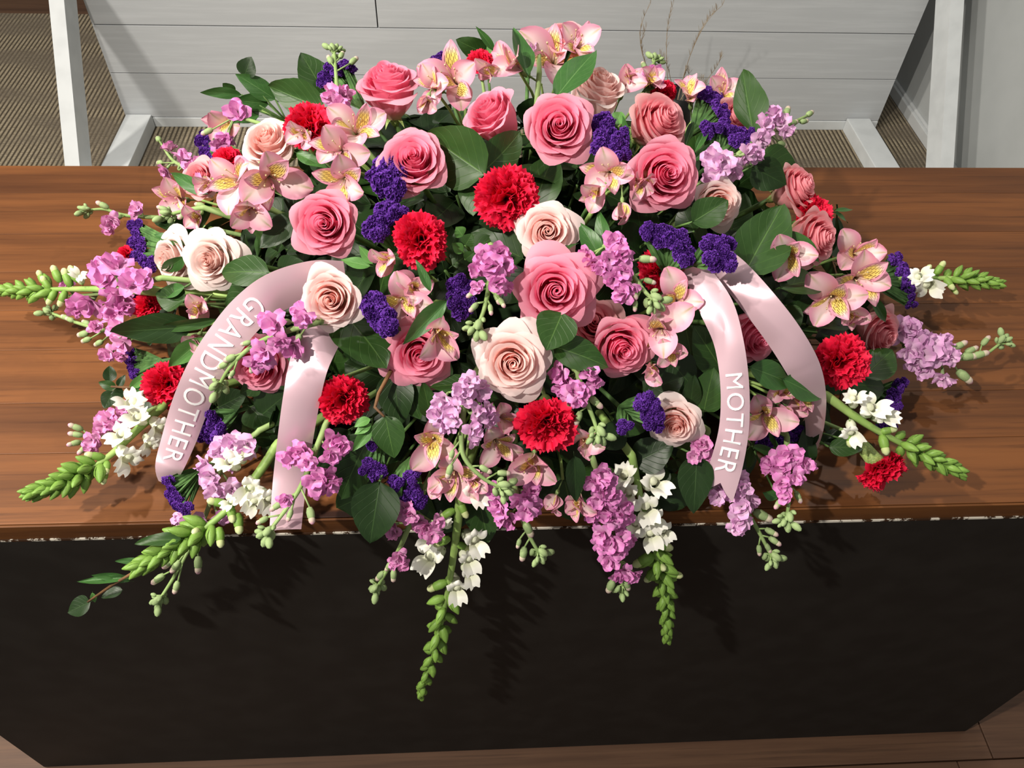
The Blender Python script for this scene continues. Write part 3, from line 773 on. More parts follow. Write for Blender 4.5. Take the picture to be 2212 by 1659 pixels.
def snapdragon(label, pix, florets, buds=(), budfrom=0.4, lb=0.0, lt=0.02, rad=0.0052, bsize=0.020, nb=24):
    """florets: (x, y, diameter, right, down); green buds fill the stem from budfrom to the tip"""
    root = empty('snapdragon_stem', (0, 0, 0)); tr_ = path3(pix, lb, lt, 34); pts = np.array([at_t(*q) for q in tr_])
    m = MB(); fp = foam_point(pts[0]); n = len(pts)
    m.tube(np.vstack([[fp], pts]), np.r_[rad, np.linspace(rad, rad*0.30, n)], 8)
    link('stem', m.mesh('stem', 'stem_green'), root)
    pp = np.array([(q[0], q[1]) for q in tr_])
    for x, y, d, u, v in florets:
        i = int(np.argmin(np.hypot(pp[:, 0]-x, pp[:, 1]-y))); t = tr_[i][2]
        ax = facing(x, y, u, v); size = d*t/F*1.3; pos = at_t(x, y, t-0.008)-ax*size*0.45
        upd = -nrm(pts[min(n-1, i+2)]-pts[max(0, i-2)]); Z = nrm(ax); X = nrm(-upd-Z*(-upd@Z)); Y = np.cross(Z, X)
        link('floret', random.choice(SNAP), root, mat4(pos, X, Y, Z, size))
    for x, y, d in buds:
        i = int(np.argmin(np.hypot(pp[:, 0]-x, pp[:, 1]-y))); t = tr_[i][2]; p = at_t(x, y, t-0.004)
        ov = nrm(nrm(p-pts[i])*1.0+nrm(pts[-1]-pts[0])*0.7); size = d*t/F; X, Y, Z = basis(ov, random.random()*6)
        link('bud', WHITE_BUD, root, mat4(p-ov*size*0.5, X, Y, Z, size))
    for k in range(nb):
        s = budfrom+(1-budfrom)*(k/(nb-1))**0.80; fi = s*(n-1); i = min(n-2, int(fi)); p = pts[i]+(pts[i+1]-pts[i])*(fi-i)
        T = nrm(pts[i+1]-pts[max(0, i-1)]); X0, Y0, _ = basis(T); a = k*2.4+random.uniform(-.3, .3)
        q = (k/(nb-1)); ov = nrm((X0*math.cos(a)+Y0*math.sin(a))*(1.0-0.55*q)+T*(0.60+0.75*q))
        size = bsize*(0.94-0.34*q)*random.uniform(.88, 1.1); r0 = rad*(1-0.7*s)
        pos = p+(X0*math.cos(a)+Y0*math.sin(a))*r0*0.6; X, Y, Z = basis(ov, a)
        link('bud', GREEN_BUD, root, mat4(pos, X, Y, Z, size*0.9, size*0.9, size*1.1))
    PLACED.append((pts[0], label)); return tag(root, label, 'snapdragon', 'snapdragon stems in the funeral spray')

# ------------------------------------------------------------------ statice
def statice_cluster(seed):
    r = np.random.default_rng(seed); m = MB()
    for i in range(62):
        a = i*2.39996; q = math.sqrt((i+0.5)/62); rr = 0.48*q
        c = np.array([rr*math.cos(a), rr*math.sin(a), 0.20*math.sqrt(max(0, 1-q*q*0.9))+r.uniform(-.08, .08)])
        ax = nrm([c[0]*1.3, c[1]*1.3, 0.45+r.uniform(-.15, .15)]); X, Y, Z = basis(ax, r.uniform(0, 6))
        k = 7; aa = np.arange(k)*2*math.pi/k
        ring = []
        for fr, zz in ((0.02, -0.07), (0.075, 0.02), (0.135, 0.07)):
            rad = fr*(1+(r.uniform(-.5, .4, k) if fr > 0.1 else 0)); z = zz+(r.uniform(-.055, .055, k) if fr > 0.02 else 0)
            ring.append(c+(np.cos(aa)*rad)[:, None]*X+(np.sin(aa)*rad)[:, None]*Y+(z*np.ones(k))[:, None]*Z)
        C = np.zeros((3, k, 3)); C[:, :, 0] = np.array([0, 0.6, 1.0])[:, None]
        m.grid(np.array(ring), C, 0, True)
    me = m.mesh('statice_cluster', 'statice'); return me
STAT = [statice_cluster(k) for k in range(4)]
m = MB(); r_ = np.random.default_rng(3)
for i in range(22):
    a = i*2.39996; q = math.sqrt((i+0.5)/22); e = np.array([0.44*q*math.cos(a), 0.44*q*math.sin(a), 0.20*math.sqrt(max(0, 1-q*q))])
    b = np.array([e[0]*0.35, e[1]*0.35, -0.42]); m.tube([b, (b+e)/2+np.array([e[0], e[1], 0])*0.25, e], [0.02, 0.035, 0.05], 5)
STAT_CAL = m.mesh('statice_calyx', 'statice_green')
def statice(label, blobs, base, ax=(0, 0), lift=0.0):
    """blobs: (x, y, diameter); base: pixel the stems come from; ax: right / down the tufts face"""
    root = empty('statice_sprig', (0, 0, 0)); m = MB()
    tm = sum(surf_t(b[0], b[1]) for b in blobs)/len(blobs)-lift; th_ = surf_t(*base)-lift+0.035
    hub = at_t(base[0], base[1], min(max(th_, tm-0.03), tm+0.05))
    parts_ = []
    for bl in blobs:
        x, y, d = bl[:3]; k = 1 if d < 24 else (3 if d < 44 else 5); a0 = random.random()*6.28
        for q in range(k):
            r0 = 0 if k == 1 else 0.27*d
            parts_.append((x+r0*math.cos(a0+q*6.283/k)*random.uniform(.8, 1.2), y+r0*math.sin(a0+q*6.283/k)*random.uniform(.8, 1.2), d*(1 if k == 1 else (.66 if k == 3 else .56))*random.uniform(.85, 1.15)) + tuple(bl[3:]))
    for bl in parts_:
        x, y, d = bl[:3]; a = facing(x, y, *(bl[3:5] if len(bl) > 3 else (ax[0]+random.uniform(-.12, .12), ax[1]+random.uniform(-.12, .12))))
        t = surf_t(x, y)-lift+random.uniform(-.005, .005); size = d*t/F*0.97; pos = at_t(x, y, t)-a*size*0.15
        X, Y, Z = basis(a, random.random()*6); mw = mat4(pos, X, Y, Z, size*random.uniform(1.0, 1.2), size*random.uniform(.82, 1.0), size*1.05)
        f = link('flower_tuft', random.choice(STAT), root, mw); link('calyx', STAT_CAL, f)
        e = pos-a*size*0.40
        mid = (hub+e)/2; T = nrm(e-hub); 
        m.tube([hub, mid, e], [0.0026, 0.002, 0.0018], 5)
        for k in range(2):                                  # winged ridges of the stem
            o = nrm(np.cross(T, a))*(0.003 if k else -0.003); m.raw([hub, hub+o, mid+o*1.6, e+o, e, mid], [(0, 1, 2, 5), (5, 2, 3, 4)])
    fp = foam_point(hub); m.tube([fp, (fp+hub)/2, hub], 0.0024, 6)
    link('stem', m.mesh('stem', 'statice_green'), root)
    PLACED.append((hub, label)); return tag(root, label, 'statice', 'purple statice in the funeral spray')

# ------------------------------------------------------------------ ribbons
def ribbon(label, nodes, text=None, span=(0.2, 0.9), lift=0.03, notch=0.0, cap=0.60):
    """nodes: (x, y, width, tilt, lift): a satin strip along these pixels"""
    P = np.array([list(n[:4])+[n[4] if len(n) > 4 else lift] for n in nodes], float); n = 90
    seg = np.r_[0, np.cumsum(np.linalg.norm(np.diff(P[:, :2], axis=0), axis=1))]; seg /= seg[-1]
    Q = []
    for s in np.linspace(0, 1, n):
        i = min(len(P)-2, max(0, np.searchsorted(seg, s)-1)); k = (s-seg[i])/(seg[i+1]-seg[i])
        p0, p1, p2, p3 = P[max(0, i-1)], P[i], P[i+1], P[min(len(P)-1, i+2)]
        Q.append(0.5*((2*p1)+(-p0+p2)*k+(2*p0-5*p1+4*p2-p3)*k*k+(-p0+3*p1-3*p2+p3)*k**3))
    Q = np.array(Q)
    raw_t = np.array([surf_t(q[0], q[1]) for q in Q]); ker = np.ones(21)/21
    sm = np.convolve(np.pad(raw_t, 10, mode='edge'), ker, mode='valid'); sm = np.minimum(sm, raw_t+0.01)
    T = sm-Q[:, 4]
    cen = np.array([at_t(Q[i, 0], Q[i, 1], T[i]) for i in range(n)])
    side = np.zeros((n, 3)); 
    for i in range(n):
        d = Q[min(n-1, i+1), :2]-Q[max(0, i-1), :2]; d = d/np.linalg.norm(d)
        a = facing(Q[i, 0], Q[i, 1], d[1], -d[0], 0); vd = nrm(ray(Q[i, 0], Q[i, 1]))
        side[i] = (a+vd*Q[i, 3])*Q[i, 2]*T[i]/F/2
    nor = np.zeros((n, 3))
    for i in range(n):
        tg = nrm(cen[min(n-1, i+1)]-cen[max(0, i-1)]); q = nrm(np.cross(side[i], tg)); q = q if q@(CAM-cen[i]) > 0 else -q; nor[i] = q
    def pos(s, c, off=0.0):
        f = np.clip(s, 0, 1)*(n-1); i = min(n-2, int(f)); k = f-i
        bow = (1-c*c)*0.0025
        return cen[i]*(1-k)+cen[i+1]*k+(side[i]*(1-k)+side[i+1]*k)*c+nor[i]*(off+bow)
    nu = 9; G = np.zeros((n, nu, 3)); Lm = np.sum(np.linalg.norm(np.diff(cen, axis=0), axis=1))
    for i in range(n):
        for k in range(nu):
            c = -1+2*k/(nu-1); s = i/(n-1)
            if notch: s = s*(1-notch*(1-abs(c))) if notch > 0 else s*(1+notch*(c+1)/2)
            G[i, k] = pos(s, c)
    G2 = G - nor[:, None, :]*0.0004
    m = MB(); m.grid(G); m.grid(G2[:, ::-1])
    root = link('ribbon', m.mesh('ribbon', 'ribbon'))
    if text:
        cu = bpy.data.curves.new('t', 'FONT'); cu.body = text; cu.space_character = 1.12; cu.resolution_u = 4
        to = bpy.data.objects.new('t', cu); COL.objects.link(to); dg = bpy.context.evaluated_depsgraph_get(); dg.update()
        me = bpy.data.meshes.new_from_object(to.evaluated_get(dg)); COL.objects.unlink(to); bpy.data.objects.remove(to)
        bm = bmesh.new(); bm.from_mesh(me)
        xs = [v.co.x for v in bm.verts]; x0, x1 = min(xs), max(xs); yh = max(v.co.y for v in bm.verts)
        for k in range(1, 60):
            bmesh.ops.bisect_plane(bm, geom=bm.verts[:]+bm.edges[:]+bm.faces[:], plane_co=(x0+(x1-x0)*k/60, 0, 0), plane_no=(1, 0, 0))
        for v in bm.verts:
            s = span[0]+(span[1]-span[0])*(v.co.x-x0)/(x1-x0); c = (v.co.y/yh*2-1)*cap
            v.co = Vector(pos(s, c, 0.0009))
        bm.to_mesh(me); bm.free(); me.materials.clear(); me.materials.append(MAT['print']); me.name = 'printed_lettering'
        o = link('printed_lettering', me, root); o['label'] = 'white printed lettering'
    return tag(root, label, 'ribbon', 'satin ribbons on the funeral spray')
# ================================================================== the arrangement
# ribbons
ribbon('pink satin ribbon printed GRANDMOTHER curving down the left side',
       [(745, 600, 70, 0.4, 0.0), (680, 606, 84, 0.45, 0.02), (600, 630, 84, 0.40, 0.035), (540, 672, 82, 0.0, 0.045), (490, 730, 80, -0.27, 0.045),
        (446, 800, 80, -0.22, 0.04), (413, 872, 76, 0.15, 0.035), (388, 945, 70, 0.1, 0.03), (366, 1008, 58, 0.0, 0.02), (362, 1040, 36, -.2, 0.0)],
       'GRANDMOTHER', (0.30, 0.93), cap=0.56)
ribbon('plain pink satin ribbon tail hanging below the pale rose at left',
       [(735, 660, 60, 0.1, 0.0), (700, 715, 84, 0.3, 0.02), (668, 785, 82, -0.38, 0.03), (652, 860, 78, 0.1, 0.035), (638, 950, 74, 0.15, 0.04), (625, 1050, 70, 0.1, 0.04), (616, 1150, 66, 0.05, 0.035)], notch=-0.03)
ribbon('pink satin ribbon printed MOTHER hanging straight down at right',
       [(1480, 560, 50, 0.0, -0.01), (1512, 600, 58, 0.2, 0.02), (1548, 665, 72, 0.1, 0.04), (1574, 740, 62, -0.25, 0.045), (1587, 830, 60, 0.1, 0.045), (1586, 920, 62, 0.1, 0.045), (1570, 1000, 68, 0.05, 0.045), (1546, 1072, 74, 0.0, 0.04)],
       'MOTHER', (0.50, 0.895), notch=0.07, cap=0.58)
ribbon('plain pink satin ribbon sweeping right beside the MOTHER ribbon',
       [(1540, 545, 50, 0.2, -0.01), (1585, 590, 66, 0.2, 0.02), (1640, 655, 72, -0.2, 0.04), (1693, 725, 74, -0.25, 0.045), (1735, 795, 70, 0.1, 0.045), (1757, 855, 52, 0.2, 0.035), (1760, 920, 38, 0.3, 0.015), (1752, 970, 24, 0.3, -0.01)])

# roses: x, y, diameter, faces right / down, colour, openness, label
for a in (
    (838, 175, 146, -.12, -.90, 'pink', 1, 'deep pink rose seen from the side, leftmost of the top row', .02),
    (893, 345, 148, -.08, -.38, 'pink', 1, 'tall deep pink rose just left of the big green leaf', .03),
    (1055, 243, 136, -.55, -.62, 'pink', 0, 'pink rose turned left, above the big central green leaf', .01),
    (1208, 272, 152, .03, -.18, 'pink', 1, 'pink rose facing out, in the middle of the upper part', .02),
    (1292, 185, 136, .28, -.84, 'blush', 0, 'pale blush rose seen from the side near the top', .0),
    (1428, 258, 144, .58, -.48, 'soft', 1, 'soft pink rose turned right, upper of the stacked pair', .01),
    (1438, 376, 160, .30, -.08, 'pink', 1, 'big pink rose turned right, lower of the stacked pair', .03),
    (1226, 82, 112, .05, -.80, 'soft', 0, 'pink rose behind the topmost striped alstroemeria', -.005),
    (578, 305, 132, -.35, -.62, 'blush', 1, 'peachy blush rose beside the red carnation at upper left', .0),
    (703, 483, 146, -.18, -.02, 'pink', 1, 'round deep pink rose in the left half with dark leaves beside it', .02),
    (458, 563, 128, -.48, .02, 'white', 2, 'whitish rose facing left beside a folded green leaf', .02),
    (717, 648, 138, -.18, .06, 'blush', 1, 'cream pink rose sitting over the left ribbons', .055),
    (1183, 500, 128, .02, -.02, 'blush', 2, 'small pale rose touching the largest red carnation', .015),
    (1200, 628, 176, .06, .04, 'pink', 2, 'largest deep pink rose, wide open at the centre', .02),
    (908, 762, 152, -.02, .22, 'pink', 2, 'pink rose with an alstroemeria hanging over it', .0),
    (1108, 782, 156, .02, .10, 'blush', 2, 'large cream rose with coral heart at front centre', .03),
    (1345, 752, 138, .25, .30, 'pink', 1, 'pink rose facing down right of the large cream rose', .01),
    (1283, 700, 120, .02, -.2, 'soft', 2, 'outer pink petals of a rose tucked under the largest rose', -.025),
    (1632, 728, 124, .60, .32, 'pink', 0, 'pink rose seen between the two right ribbons', .0),
    (557, 790, 142, -.40, .42, 'pink', 1, 'pink rose behind the stock between the left ribbons', .0),
    (1460, 915, 112, .02, .52, 'blush', 2, 'small pale rose beside purple statice near the front edge', .01),
    (1553, 440, 112, .40, .12, 'blush', 1, 'pale rose at right with drooping outer petals', .0),
    (1728, 402, 112, .82, -.40, 'soft', 1, 'pink rose seen from behind at the right rim', .0),
    (1768, 512, 128, .86, -.05, 'soft', 1, 'pink rose in profile below the right rim carnation', .0),
    (1905, 722, 112, .80, .30, 'soft', 1, 'pale pink rose at far right above the red carnation', .0),
    (372, 560, 118, -.80, .05, 'white', 2, 'white pink rose behind the long purple statice at left', -.01),
    (432, 385, 96, -.50, -.40, 'soft', 1, 'pink rose half hidden at the left rim', -.02),
    (1588, 250, 104, .55, -.60, 'soft', 1, 'pink rose behind curved purple statice at upper right', -.02),
): rose(*a)

for a in (
    (667, 268, 112, -.10, -.62, 0, 'red carnation seen from the side at upper left', .015),
    (1096, 428, 142, .05, .0, 1, 'largest red carnation in the upper centre', .02),
    (908, 520, 124, -.08, .10, 2, 'bright red carnation left of the centre', .02),
    (1432, 582, 104, .1, .1, 0, 'red carnation half covered by purple statice', -.01),
    (742, 868, 114, .05, .52, 1, 'red carnation beside the plain left ribbon', .01),
    (1180, 922, 134, .02, .55, 2, 'red carnation under the large cream rose', .02),
    (358, 835, 104, -.35, .30, 0, 'red carnation left of the GRANDMOTHER ribbon', .01),
    (1822, 782, 124, .45, .15, 1, 'red carnation right of the plain right ribbon', .03),
    (1908, 1018, 112, .58, .81, 2, 'red carnation lying on the bare counter at lower right', .0),
    (1757, 458, 92, .55, -.55, 0, 'red carnation on the right rim between two pink roses', -.02),
    (1036, 132, 62, -.1, -.7, 1, 'small red carnation between alstroemeria at the top', -.02),
    (1432, 196, 66, .2, -.8, 2, 'red carnation peeping over the upper right rose', -.03),
    (488, 345, 66, -.5, -.5, 0, 'red carnation half hidden behind left alstroemeria', -.03),
    (314, 664, 66, -.7, .1, 1, 'small red carnation below the left purple statice', -.01),
    (270, 552, 44, -.8, .0, 2, 'red carnation edge showing behind magenta stock at far left', -.01),
): carnation(*a)

# statice
statice('curved purple statice left of the top left rose', [(698, 172, 34, -.3, -.6), (718, 152, 38, -.1, -.7), (748, 146, 36, .1, -.7)], (785, 235), lift=.02)
statice('small purple statice left of the top alstroemeria', [(948, 128, 34, -.2, -.6)], (970, 190), lift=-.01)
statice('round purple statice left of the tall pink rose', [(828, 378, 72), (850, 398, 64), (846, 362, 54)], (850, 450), (0, 0), .03)
statice('purple statice above the bright red carnation', [(838, 462, 56), (815, 492, 56), (862, 458, 34)], (850, 540), (0, .1), .02)
statice('tall purple statice right of the central pink rose', [(1302, 268, 54), (1310, 308, 62), (1335, 322, 52), (1345, 295, 34)], (1310, 380), (.1, -.2), .01)
statice('wide purple statice above the half hidden red carnation', [(1402, 500, 44), (1432, 508, 52), (1462, 518, 48), (1480, 550, 46)], (1440, 590), (0, -.25), .035)
statice('purple statice lying on top of the right ribbons', [(1538, 528, 44), (1568, 530, 40), (1552, 558, 54), (1572, 568, 38)], (1500, 570), (.1, 0), .06)
statice('purple statice right of the cream rose on the ribbons', [(808, 662, 56), (826, 688, 62), (838, 706, 46)], (860, 720), (0, .1), .04)
statice('dark purple statice beside the central hanging stock', [(992, 620, 58), (998, 655, 58), (985, 640, 44)], (1010, 690), (0, 0), -.01)
statice('curved purple statice comb at upper right with green stalks', [(1524, 202, 36, .3, -.65), (1545, 216, 38, .5, -.55), (1563, 240, 34, .7, -.45)], (1495, 290), lift=.01)
statice('purple statice strung out below the upper right comb', [(1532, 278, 36), (1565, 272, 38, .2, -.5), (1592, 290, 42, .3, -.4), (1612, 304, 36, .5, -.3), (1622, 290, 26)], (1540, 350), (.2, -.4), .015)
statice('upright purple statice comb at the left rim', [(290, 490, 34, -.75, -.2), (294, 520, 40, -.8, 0), (298, 552, 40, -.8, .1), (320, 570, 36, -.5, .3)], (405, 545), lift=.015)
statice('tiny purple statice below the left rim comb', [(285, 625, 30, -.7, .1), (290, 645, 30, -.7, .2)], (345, 625), lift=.01)
statice('narrow purple statice at the lower left rim', [(276, 762, 26, -.8, .2), (282, 785, 30, -.8, .2), (288, 806, 24, -.7, .4)], (350, 780), lift=.0)
statice('purple statice under the GRANDMOTHER ribbon', [(448, 910, 52), (462, 932, 50), (440, 935, 40)], (510, 890), (-.1, .3), .01)
statice('purple statice fan at the lower end of the GRANDMOTHER ribbon', [(364, 1042, 28, -.6, .4), (370, 1066, 32, -.6, .4), (380, 1088, 32, -.5, .5), (400, 1100, 30, -.3, .6)], (440, 1010), lift=.01)
statice('purple statice hanging in front of the big drooping leaf', [(795, 1012, 38), (815, 1018, 40), (802, 965, 22)], (815, 950), (0, .4), .02)
statice('purple statice above the front edge left of centre', [(855, 1045, 34), (888, 1030, 32), (892, 1062, 38), (900, 1082, 44), (882, 1085, 34)], (890, 990), (0, .4), .02)
statice('purple statice beside the small front pale rose', [(1398, 870, 48), (1408, 895, 44), (1415, 915, 42), (1348, 922, 34)], (1340, 880), (.1, .3), .03)
statice('purple statice comb pointing right with many green stalks', [(1938, 560, 34, .75, -.3), (1952, 585, 36, .8, -.1), (1960, 612, 36, .8, .1), (1966, 635, 32, .8, .2), (1970, 655, 26, .8, .3)], (1880, 605), lift=.015)
statice('purple statice at the lower right rim', [(1945, 832, 34, .6, .2), (1928, 858, 34, .6, .3), (1935, 880, 30), (1915, 918, 42)], (1880, 850), (.5, .3), .0)
statice('dark purple statice in shade beneath the lower right alstroemeria', [(1655, 948, 46), (1700, 955, 50), (1730, 940, 36)], (1690, 900), (0, .4), -.02)
statice('thin purple statice comb at the upper left rim', [(438, 300, 32, -.6, -.3), (445, 325, 32, -.7, -.1), (455, 345, 26)], (520, 330), lift=-.015)
statice('tiny purple statice under the topmost alstroemeria', [(1132, 115, 26, 0, -.5)], (1140, 170), lift=-.02)

# stock
stock('large magenta stock at the far left rim', [(350, 600), (290, 615), (210, 635), (140, 640)],
      [(250, 570, 62), (225, 600, 56), (285, 610, 52), (255, 640, 62), (240, 665, 56), (190, 660, 58), (165, 665, 44), (145, 615, 40), (310, 600, 44), (275, 665, 40), (215, 575, 44)], [(200, 625, 24)], tip=False, lb=.02, lt=.02)
stock('lilac stock with sage buds below the far left stock', [(320, 735), (230, 715), (160, 695), (108, 675)],
      [(262, 745, 42), (250, 705, 44), (265, 715, 40), (232, 765, 36), (205, 705, 28), (260, 770, 30), (245, 690, 34)], [(178, 722, 26), (185, 735, 22), (212, 742, 22), (150, 690, 20), (140, 685, 20), (185, 697, 22)], 'stock_rose', .0, .0)
stock('small lilac stock pointing left near the back of the counter', [(345, 470), (270, 465), (225, 452), (185, 455)], [(240, 478, 36), (232, 495, 28), (292, 452, 34)], [(220, 442, 22), (250, 470, 18)], 'stock_rose')
stock('thin lilac stock at the upper left rim', [(470, 400), (410, 368), (372, 345), (345, 305)], [(365, 318, 34), (395, 340, 40), (410, 362, 36), (355, 370, 30), (425, 352, 30), (430, 395, 34)], [(342, 300, 22), (345, 352, 22)], 'stock_rose', .0, -.01, tip=False)
stock('magenta stock florets peeping at the upper left', [(600, 280), (540, 260), (500, 250)], [(512, 238, 48), (480, 312, 44), (490, 300, 36)], [(446, 285, 22)], 'stock_magenta', -.02, -.01, tip=False)
stock('lilac stock with lime bud tip left of the top left rose', [(735, 260), (728, 190), (722, 110)], [(715, 205, 46), (745, 200, 40), (735, 225, 44)], [(765, 130, 22), (712, 128, 22), (738, 118, 20)], 'stock_rose', -.01, -.01)
stock('pale stock bud tip beside the topmost leaf', [(1165, 160), (1165, 120), (1168, 82)], [(1150, 105, 28)], [(1150, 85, 18), (1180, 90, 16)], 'stock_lilac', -.03, -.03)
stock('stock tip with sage buds behind the top right roses', [(1400, 220), (1400, 170), (1415, 130)], [(1412, 158, 38), (1420, 180, 30)], [(1390, 140, 20)], 'stock_magenta', -.03, -.03)
stock('lilac stock pointing up right at the upper right rim', [(1600, 330), (1640, 295), (1690, 275), (1748, 248)], [(1668, 246, 48), (1685, 262, 40), (1655, 270, 44), (1700, 285, 30), (1645, 300, 40)], [(1700, 240, 26), (1750, 245, 22), (1715, 265, 24), (1712, 285, 22), (1690, 312, 24), (1738, 262, 20)], 'stock_lilac', .0, .0, tip=False)
stock('lilac stock beside the upper right pale rose', [(1560, 420), (1560, 370), (1570, 330)], [(1540, 338, 50), (1562, 350, 52), (1545, 372, 48), (1585, 370, 44), (1620, 328, 40), (1635, 335, 36), (1610, 342, 32), (1535, 385, 36)], (), 'stock_lilac', .0, .01, tip=False)
stock('magenta stock hanging with green bud tip at the centre', [(1060, 530), (1058, 600), (1048, 660), (1032, 705)], [(1045, 552, 50), (1080, 550, 48), (1062, 575, 54), (1092, 572, 42), (1030, 580, 40), (1075, 610, 44), (1090, 622, 36), (1030, 620, 30)], [(1092, 585, 26), (1018, 635, 22), (1075, 645, 24), (1085, 655, 20), (1022, 665, 22), (1060, 670, 20)], 'stock_magenta', .03, .03)
stock('lilac stock slanting down right beside the largest rose', [(1310, 530), (1350, 570), (1385, 620), (1412, 650)], [(1325, 520, 42), (1318, 560, 46), (1345, 550, 46), (1300, 580, 40), (1345, 590, 48), (1325, 605, 44), (1342, 635, 46), (1360, 625, 40), (1265, 550, 40), (1280, 570, 40), (1335, 530, 40)], [(1400, 560, 30), (1405, 608, 22), (1372, 635, 24), (1372, 662, 20)], 'stock_magenta', .02, .03)
stock('lilac stock lying across the pink rose between left ribbons', [(690, 695), (620, 715), (550, 745), (500, 790), (472, 835)], [(650, 670, 50), (655, 690, 40), (590, 700, 52), (575, 690, 40), (630, 752, 50), (605, 740, 40), (565, 760, 46), (558, 782, 50), (575, 775, 40)], [(615, 695, 24), (640, 735, 28), (495, 775, 26), (545, 795, 24), (480, 790, 24), (530, 742, 20), (500, 810, 18)], 'stock_magenta', .055, .04)
stock('magenta stock behind the white snapdragon at lower left', [(330, 885), (260, 920), (205, 945), (165, 960)], [(232, 905, 42), (248, 915, 38), (220, 920, 36), (195, 952, 38), (265, 885, 34), (200, 965, 30)], [(162, 922, 24), (162, 938, 24), (158, 958, 22), (178, 972, 22)], 'stock_rose', .0, -.01, tip=False)
stock('long lilac stock drooping over the front edge at lower left', [(560, 930), (480, 1010), (445, 1110), (385, 1230), (345, 1295)], [(470, 970, 48), (500, 955, 46), (530, 965, 50), (440, 1005, 44), (450, 1030, 46), (490, 1000, 44), (465, 1060, 46), (500, 1060, 44), (405, 1130, 46), (425, 1135, 46), (385, 1120, 34), (440, 1145, 34), (480, 1115, 40)], [(365, 1215, 32), (378, 1225, 26), (340, 1252, 28), (428, 1222, 30), (380, 1270, 24), (365, 1180, 24)], 'stock_lilac', .0, .03)
stock('magenta stock crossing the tail of the plain left ribbon', [(706, 912), (685, 965), (645, 1060), (580, 1150)], [(625, 990, 52), (650, 975, 46), (720, 955, 52), (738, 965, 44), (715, 985, 40), (680, 1040, 52), (705, 1035, 52), (720, 1050, 40), (665, 1000, 36), (690, 1060, 40), (615, 1080, 30)], [(672, 1115, 30), (595, 1095, 24), (625, 1115, 22), (615, 1085, 26), (565, 1125, 22)], 'stock_magenta', .015, .05)
stock('lilac stock hanging under the large cream rose', [(1010, 830), (1000, 900), (1000, 980), (1040, 1030), (1085, 1055)], [(1015, 825, 46), (1040, 845, 46), (995, 840, 40), (955, 865, 44), (975, 885, 40), (945, 895, 46), (975, 905, 46), (960, 920, 44), (1035, 895, 46), (1055, 885, 40), (1025, 930, 44), (1060, 905, 40), (1005, 860, 44), (1025, 950, 34)], [(1090, 1022, 24), (1050, 1015, 24), (970, 1020, 26), (975, 985, 20)], 'stock_lilac', .035, .045)
stock('small pink stock over the front edge left of the long snapdragon', [(900, 1090), (870, 1170), (840, 1225), (815, 1268)], [(872, 1100, 44), (885, 1115, 38), (835, 1135, 44), (850, 1150, 36), (920, 1145, 44), (935, 1160, 38), (945, 1130, 34), (905, 1130, 36), (862, 1205, 34), (870, 1220, 32), (850, 1215, 28)], [(820, 1245, 24), (850, 1245, 24), (838, 1225, 20)], 'stock_rose', .02, .03)
stock('magenta stock over the front edge right of the long snapdragon', [(1110, 1040), (1125, 1110), (1145, 1160), (1165, 1195)], [(1070, 1085, 46), (1080, 1110, 48), (1095, 1125, 44), (1140, 1070, 44), (1150, 1090, 46), (1125, 1085, 48), (1150, 1060, 38), (1135, 1105, 42), (1065, 1060, 36)], [(1142, 1145, 32), (1130, 1198, 28), (1120, 1175, 18)], 'stock_magenta', .01, .03)
stock('long dense magenta stock hanging over the front edge right of centre', [(1280, 990), (1305, 1080), (1335, 1180), (1345, 1270)], [(1300, 1025, 46), (1285, 1045, 46), (1315, 1035, 40), (1310, 1060, 48), (1290, 1080, 44), (1325, 1075, 42), (1305, 1105, 46), (1345, 1095, 46), (1350, 1115, 42), (1325, 1120, 42), (1280, 1115, 40), (1300, 1155, 46), (1320, 1175, 46), (1345, 1160, 40), (1300, 1180, 40), (1335, 1195, 40), (1360, 1170, 36), (1315, 1215, 40), (1350, 1240, 42), (1370, 1245, 34), (1335, 1245, 34)], [(1318, 1268, 30), (1355, 1265, 24)], 'stock_magenta', .02, .04)
stock('lilac stock below the end of the MOTHER ribbon', [(1575, 1030), (1605, 1090), (1640, 1150), (1668, 1205)], [(1560, 1060, 44), (1590, 1040, 46), (1605, 1055, 40), (1548, 1075, 38), (1600, 1095, 44), (1600, 1125, 44), (1590, 1140, 36), (1625, 1085, 34), (1580, 1065, 40)], [(1650, 1115, 36), (1668, 1150, 24), (1675, 1170, 24), (1640, 1190, 20), (1660, 1185, 20)], 'stock_lilac', .02, .03)
stock('magenta stock at lower right with drooping green tip', [(1700, 940), (1700, 1000), (1705, 1060), (1700, 1120)], [(1665, 1000, 44), (1690, 990, 46), (1712, 985, 44), (1685, 1015, 42), (1725, 1000, 40), (1745, 1005, 36), (1690, 1045, 40), (1720, 1030, 36), (1695, 1070, 34), (1660, 1010, 34)], [(1680, 1090, 22), (1725, 1075, 22)], 'stock_magenta', .02, .02)
stock('lilac stock stretching right over the bare counter', [(1920, 720), (1990, 760), (2070, 775), (2120, 770), (2165, 738)], [(1950, 715, 54), (1970, 705, 46), (1985, 735, 54), (1965, 760, 46), (2015, 740, 52), (2000, 765, 52), (2030, 765, 50), (2040, 740, 46), (1995, 800, 40), (1975, 790, 36), (2035, 820, 42), (2055, 770, 36)], [(2085, 815, 34), (2095, 770, 30), (2075, 745, 26), (2120, 765, 28), (2100, 755, 24), (2130, 735, 22)], 'stock_lilac', .02, .03)
